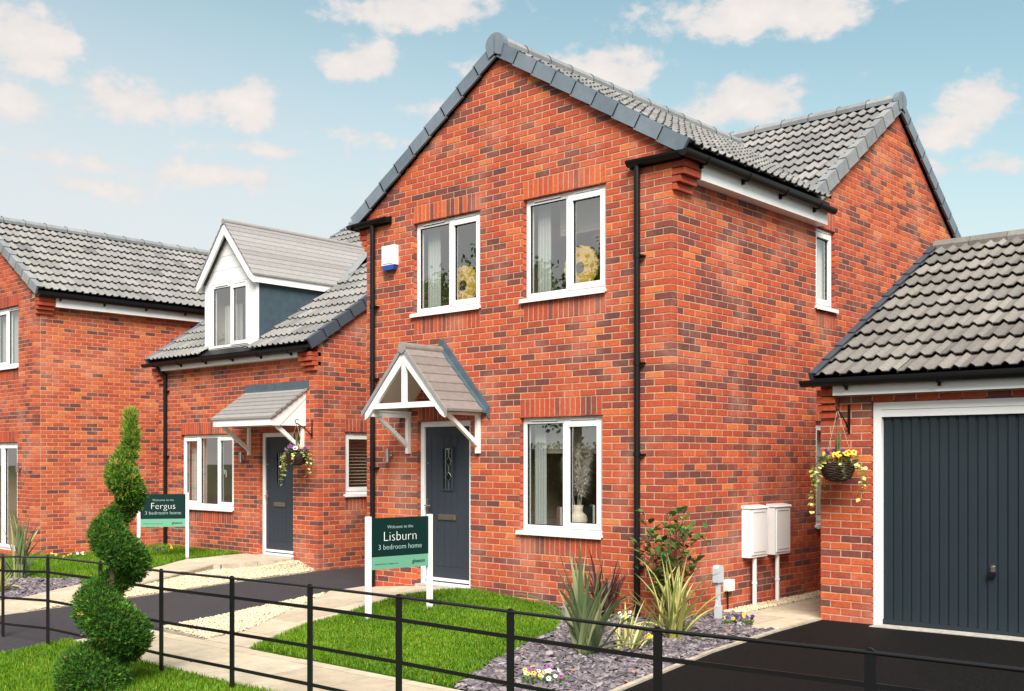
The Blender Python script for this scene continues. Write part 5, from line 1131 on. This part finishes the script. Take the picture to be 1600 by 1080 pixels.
# hanging baskets
def hang_basket(house, F, u, z_plate, out, z_rim, rad, label, seed, tints, spike=True):
    rr = random.Random(seed)
    m = MB(); m.box(u - .012, u + .012, -.010, -.001, z_plate - .15, z_plate + .15, F=F)
    arm = [F(u, -.006 - out * t, z_plate - .11 + .20 * t ** .8) for t in np.linspace(0, 1, 9)]; m.tube(arm, .008, 6)
    c0 = Vector(F(u, -out, z_plate + .09)); q = [F(u, -out - .035 * math.cos(a), z_plate + .115 + .035 * math.sin(a)) for a in np.linspace(-1.6, 2.6, 9)]; m.tube(q, .006, 6)
    m.tube([F(u, -.012 - .03 * (1 - math.cos(a)), z_plate - .06 + .03 * math.sin(a)) for a in np.linspace(0, 5.5, 12)], .005, 6); m.build('basket_bracket', 'black_plastic', house)
    c = Vector(F(u, -out, z_rim)); root = thing('hanging_basket', (c.x, c.y, z_rim - .2), label, 'hanging basket', 'hanging flower baskets')
    m = MB(); n = 22; prof = [(1, 0), (.99, -.03), (.95, -.075), (.86, -.125), (.70, -.17), (.45, -.20), (0.01, -.205)]; P = []
    for r_, dz in prof:
        for k in range(n): a = 2 * math.pi * k / n; P.append((c.x + rad * r_ * math.cos(a), c.y + rad * r_ * math.sin(a), c.z + dz * rad / .17))
    m.add(P, [(i * n + k, i * n + (k + 1) % n, (i + 1) * n + (k + 1) % n, (i + 1) * n + k) for i in range(len(prof) - 1) for k in range(n)], .5)
    m.add([(c.x + rad * .97 * math.cos(2 * math.pi * k / n), c.y + rad * .97 * math.sin(2 * math.pi * k / n), c.z - .02) for k in range(n)], [list(range(n))]); bk = m.build('basket', 'wicker', root)
    for i in range(10):     # woven hoops
        t = i / 9; dz = -.005 - .165 * t; rr_ = rad * (1.015 - .02 * t - .42 * max(0, t - .25) ** 1.7)
        m = MB(); m.tube([(c.x + rr_ * math.cos(a) , c.y + rr_ * math.sin(a), c.z + dz * rad / .17 + .005 * math.sin(a * 9 + i * 2)) for a in np.linspace(0, 2 * math.pi, 37)], .0065, 5, caps=False); m.build('woven_hoop', 'wicker', bk)
    hook = Vector(F(u, -out, z_plate + .085))
    for k in range(3): a = 2.2 + k * 2.094; m = MB(); m.tube([hook, (c.x + rad * .98 * math.cos(a), c.y + rad * .98 * math.sin(a), c.z)], .0028, 5); m.build('chain', 'brass_grey', root)
    if spike:
        for k in range(6): leaf_strip((c.x + rr.gauss(0, .015), c.y + rr.gauss(0, .015), c.z), rr.uniform(0, 6.28), rr.uniform(.3, .42), .016, rr.uniform(.02, .22), .2, .3).build('spike_leaf', 'flax_green', root)
    lm = leaf_mesh(.055, .034, .5, 'basket_leaf'); lm2 = leaf_mesh(.055, .034, .0, 'basket_leaf'); iv = [leaf_mesh(.045, .046, t, 'ivy', 'ivy_leaf') for t in (.1, .45, .75, 1.)]
    for i in range(90):
        a = rr.uniform(0, 6.28); r_ = rad * rr.random() ** .5 * 1.12; p = (c.x + r_ * math.cos(a), c.y + r_ * math.sin(a), c.z + rr.uniform(-.01, .06))
        place('leaf', rr.choice((lm, lm2)), (0, 0, 0), root, matrix=orient(p, (math.cos(a), math.sin(a), rr.uniform(-.2, 1)), rr.uniform(-.8, .8), rr.uniform(.7, 1.2)))
    for i in range(20):
        a = rr.uniform(0, 6.28); r_ = rad * rr.random() ** .5 * 1.08; bloom(root, Vector((c.x + r_ * math.cos(a), c.y + r_ * math.sin(a), c.z + rr.uniform(.05, .11))), rr.uniform(.024, .036), rr.choice(tints), rr)
    # trailing ivy
    for az, l_ in ((3.6, .50), (3.9, .42), (3.3, .34), (4.3, .2), (.3, .30), (.0, .36), (.7, .22), (5.4, .16), (2.6, .3)):
        p = Vector((c.x + rad * .95 * math.cos(az), c.y + rad * .95 * math.sin(az), c.z)); P = [p]; o_ = Vector((math.cos(az), math.sin(az), 0))
        for k in range(9): t = (k + 1) / 9; P.append(p + o_ * (.09 * math.sin(min(1, t * 2) * 1.4)) + Vector((rr.gauss(0, .010), rr.gauss(0, .010), .03 * math.sin(t * 3.1) - l_ * t ** 1.3)))
        m = MB(); m.tube(P, .0025, 4, caps=False); m.build('ivy_stem', 'basket_leaf', root)
        for q in P[1:]:
            for j in range(2 if l_ > .25 else 1):
                a = rr.uniform(0, 6.28); place('ivy_leaf', iv[min(3, int(rr.random() ** .7 * 4))], (0, 0, 0), root, matrix=orient(q, (math.cos(a) * .8 + .2, math.sin(a) * .8 - .3, rr.uniform(-.9, .2)), rr.uniform(-.7, .7), rr.uniform(.7, 1.25)))
hang_basket(hg, Fg, 1.462 - XG, 1.985, .27, 1.535, .165, 'wicker hanging basket of yellow pansies and ivy beside the garage door', 1, (.8, .95, .75, .9, .7, .05, .12))
hang_basket(hb, Fb, -7.70 - XB, 2.05, .30, 1.66, .165, 'wicker hanging basket of purple pansies by the dormer house door', 2, (.3, .36, .2, .33, .8, .95, .5))
# ---- things seen through the windows
def curtain(F, u0, u1, z0, z1, y, label, mt='voile'):
    m = MB(); n = 22; P = []
    for z in (z0, z1):
        for k in range(n + 1): t = k / n; P.append(F(u0 + (u1 - u0) * t, y + .018 * math.sin(t * 26) * (1 if z == z0 else .8), z))
    k_ = n + 1; m.add(P + [tuple(F(0, .004, 0)[i] - F(0, 0, 0)[i] + p[i] for i in range(3)) for p in P], [(i, i + 1, i + 1 + k_, i + k_) for i in range(n)] + [(i + 2 * k_, i + 3 * k_, i + 1 + 3 * k_, i + 1 + 2 * k_) for i in range(n)], .5, True)
    return tag(m.build('curtain', mt), label, 'curtain')
curtain(Fc, -3.96, -3.74, zk(48) + .02, zk(64) + .05, .22, 'pale voile curtain at the left side of the upper left window')
curtain(Fc, -2.05, -1.86, zk(48) + .02, zk(64) + .05, .22, 'pale voile curtain at the left side of the upper right window')
curtain(Fc, -2.10, -1.93, zk(12) + .02, zk(30) + .05, .22, 'pale voile curtain at the left side of the ground floor window')
curtain(Fb, -4.10, -3.60, zkb(12) + .05, zkb(30), .2, 'grey blind in the left pane of the dormer house ground window')
curtain(Fd, -.56, -.02, 3.55, 4.35, .25, 'pale blind in the left pane of the dormer window')
def blind(F, u0, u1, z0, z1, y, label, slats=0):
    if slats:
        root = thing('window_blind', F((u0 + u1) / 2, y, z0), label, 'blind'); st = (z1 - z0) / slats
        for i in range(slats): m = MB(); m.add([F(u0, y - .012, z0 + i * st), F(u1, y - .012, z0 + i * st), F(u1, y + .012, z0 + i * st + .012), F(u0, y + .012, z0 + i * st + .012)], [(0, 1, 2, 3)]); m.build('slat', 'blind', root)
        return root
    m = MB(); n = 3
    for i in range(n): m.box(u0, u1, y - .006 * i, y + .01 - .006 * i, z0 + (z1 - z0) * i / n * .3, z1, F=F)
    return tag(m.build('window_blind', 'blind'), label, 'blind')
blind(Fc, -2.08, -.98, zk(30) - .42, zk(30) + .02, .30, 'beige roman blind half drawn in the ground floor window')
blind(Fc, -1.80, -.92, zk(64) - .42, zk(64) + .02, .34, 'beige roman blind at the top of the upper right window')
blind(Fbs, .60, 1.46, zkb(16) + .08, zkb(30) - .05, .20, 'brown venetian blind in the dormer house side window', 17)
def disc(F, u, z, label):
    root = thing('decorative_disc', F(u, .32, z - .27), label, 'ornament', 'gold disc ornaments in the upper windows'); m = MB(); P = []; n = 40
    for k in range(n):
        a = 2 * math.pi * k / n; P.append((u + (.245 + .012 * math.sin(k * 2.9)) * math.cos(a), z + (.255 + .012 * math.cos(k * 3.7)) * math.sin(a)))
    m.prism(P, .30, .325, lambda a, b, d: F(a, d, b)); m.build('disc', 'gold', root)
    m = MB(); m.prism([(u + .225 * math.cos(a), z + .235 * math.sin(a)) for a in np.linspace(0, 6.28, 33)[:-1]], .292, .2995, lambda a, b, d: F(a, d, b)); m.build('inner_disc', 'gold', root)
    m = MB(); m.prism([(u + .062 * math.cos(a), z + .066 * math.sin(a)) for a in np.linspace(0, 6.28, 25)[:-1]], .286, .2915, lambda a, b, d: F(a, d, b)); m.build('centre_hole', 'dark_wood', root)
    m = MB(); m.box(u - .02, u + .02, .295, .33, z - .42, z - .24, F=F); m.box(u - .10, u + .10, .26, .38, z - .44, z - .42, F=F); m.build('stand', 'dark_wood', root)
disc(Fc, -3.385, 3.80, 'round gold disc ornament with a dark centre in the upper left window'); disc(Fc, -1.465, 3.80, 'round gold disc ornament with a dark centre in the upper right window')
ch = thing('pendant_lamp', (-1.25, .7, 4.1), 'amber rattan pendant lamp seen in the upper right window', 'lamp')
m = MB()
for z, r_ in ((4.20, .24), (4.16, .26), (4.12, .27), (4.08, .26), (4.04, .22), (4.00, .15)): m.tube([(-1.25 + r_ * math.cos(a), .7 + r_ * math.sin(a), z + .06) for a in np.linspace(0, 6.28, 25)], .012, 5, caps=False)
m.build('shade', 'gold', ch); m = MB(); m.tube([(-1.25, .7, 4.26), (-1.25, .7, 4.75)], .005, 5); m.build('cord', 'black_plastic', ch)
VX = -1.46
va = thing('vase', (VX, .24, .74), 'round beige vase of white pampas grass in the ground floor window', 'vase')
m = MB(); n = 20; prof = [(.03, 0), (.085, .02), (.115, .075), (.118, .12), (.10, .175), (.066, .205), (.058, .225), (.066, .29), (.062, .29), (.05, .21)]
m.add([(VX + r_ * math.cos(2 * math.pi * k / n), .24 + r_ * math.sin(2 * math.pi * k / n), .745 + z) for r_, z in prof for k in range(n)], [(i * n + k, i * n + (k + 1) % n, (i + 1) * n + (k + 1) % n, (i + 1) * n + k) for i in range(len(prof) - 1) for k in range(n)], .5, True); m.build('vase_body', 'ceramic', va)
m = MB(); m.box(-2.1, -.9, .16, .9, .69, .738); tag(m.build('window_table', 'dark_wood'), 'dark table top behind the ground floor window', 'table')
for j, (dx, dy, h_) in enumerate(((-.22, .02, .62), (0.02, .0, .80), (.18, .05, .72), (.08, .1, .58))):
    rr = random.Random(j); b0 = Vector((VX + dx * .15, .24, .95)); e = Vector((VX + dx, .24 + dy * .5, .95 + h_)); m = MB(); m.tube([b0, (b0 + e) / 2 + Vector((dx * -.1, 0, .03)), e], .004, 5)
    for i in range(1100):
        t = rr.uniform(.35, 1); p = b0.lerp(e, t) + Vector((dx * -.05, 0, 0)); a = rr.uniform(0, 6.28); l_ = .135 * math.sin(min(1, (1.04 - t) * 2.4 + .15) * 1.57) * rr.uniform(.6, 1.2); d = Vector((math.cos(a) * .8, math.sin(a) * .8, rr.uniform(-.2, .9))); q = p + d * l_; s = d.cross(Vector((0, 0, 1))).normalized() * .006
        m.add([p - s, p + s, q + Vector((0, 0, -.25 * l_))], [(0, 1, 2)], rr.random())
    m.build('pampas_plume', 'pampas', va)
bq = thing('berry_sprig', (-9.75, 1.5, 3.52), 'sprig of red berries standing in the dormer window', 'plant')
rr = random.Random(4)
for i in range(7):
    a = rr.uniform(-.5, .5); e = Vector((-9.75 + math.sin(a) * .4, 1.5 + rr.uniform(-.05, .1), 3.6 + math.cos(a) * rr.uniform(.2, .5))); m = MB(); m.tube([(-9.75, 1.5, 3.52), e], .004, 5)
    for k in range(7): q = e.lerp(Vector((-9.75, 1.5, 3.52)), rr.random() * .5) + Vector((rr.gauss(0, .03), rr.gauss(0, .02), rr.gauss(0, .03))); m.tube([q, q + Vector((0, 0, .022))], [.013, .011], 6)
    m.build('berry_stem', 'red_berry', bq)
# ---- trees across the street, seen only as reflections in the window glass
def street_tree(x, y, h, label, seed, nl=5200):
    rr = random.Random(seed); root = thing('street_tree', (x, y, -.45), label, 'tree', 'trees across the street'); m = MB(); tips = []
    m.tube([(x, y, -.5), (x + .1, y, h * .25), (x + rr.uniform(-.3, .3), y + .2, h * .6), (x, y, h * .92)], [.22, .17, .10, .03], 9)
    for i in range(16):
        a = rr.uniform(0, 6.28); z0 = h * rr.uniform(.22, .8); l_ = h * .34 * (1.1 - .7 * z0 / h); P = [Vector((x, y, z0))]
        for k in range(4): t = (k + 1) / 4; P.append(Vector((x + math.cos(a) * l_ * t + rr.gauss(0, .12), y + math.sin(a) * l_ * t + rr.gauss(0, .12), z0 + l_ * .55 * t + rr.gauss(0, .1))))
        m.tube(P, [.07, .055, .04, .025, .012], 6); tips += P[1:]
    m.build('trunk', 'bark', root); rng = np.random.default_rng(seed); T_ = np.array([tuple(t) for t in tips]); c = T_[rng.integers(0, len(T_), nl)] + rng.normal(0, .42, (nl, 3)); a = rng.normal(size=(nl, 3)); a /= np.linalg.norm(a, axis=1)[:, None]; b = np.cross(a, rng.normal(size=(nl, 3))); b /= np.linalg.norm(b, axis=1)[:, None]; s = rng.uniform(.05, .11, nl)[:, None]
    s = s * 1.5
    V = np.stack([c - a * s, c + b * s * .6, c + a * s, c - b * s * .6], 1).reshape(-1, 3); np_obj('crown', V - np.array((x, y, -.45)), np.arange(nl * 4).reshape(-1, 4), np.clip(rng.normal(.35, .25, nl), 0, 1), 'hedge', root)
for i, (x, y, h, lb) in enumerate(((-16.5, -24, 11.4, 'broad leafy tree nearest the road in the upper window reflection'), (-21.5, -25, 12.4, 'tall tree standing second along the far side of the road'), (-26.5, -24.5, 11.6, 'tree third along the far side of the road'), (-31.5, -25, 11.2, 'tree fourth along the far side of the road'), (-37, -25, 12., 'tree farthest left across the road'), (-11, -26, 9.6, 'smaller tree rightmost across the road'))): street_tree(x, y, h, lb, 30 + i, 7500)
hg_ = thing('added_hedge', (-18, -23, -.5), 'long brown green hedge added unseen across the road to darken the ground window reflection', 'hedge')  # unseen hedge, added so the ground floor panes reflect something dark
m = MB(); m.box(-45, 12, -23.35, -22.75, -.55, 1.95, .0); m.build('inner_growth', 'hedge', hg_)
rng = np.random.default_rng(77); nl = 26000; c = np.column_stack([rng.uniform(-45, 12, nl), rng.uniform(-23.5, -22.55, nl), rng.uniform(-.5, 2.2, nl)]); a = rng.normal(size=(nl, 3)); a /= np.linalg.norm(a, axis=1)[:, None]; b = np.cross(a, rng.normal(size=(nl, 3))); b /= np.linalg.norm(b, axis=1)[:, None]; s_ = rng.uniform(.05, .10, nl)[:, None]
np_obj('crown', np.stack([c - a * s_, c + b * s_ * .7, c + a * s_, c - b * s_ * .7], 1).reshape(-1, 3) - np.array((-18, -23, -.5)), np.arange(nl * 4).reshape(-1, 4), np.where(rng.random(nl) < .35, 1., np.clip(rng.normal(.2, .2, nl), 0, .8)), 'hedge', hg_)
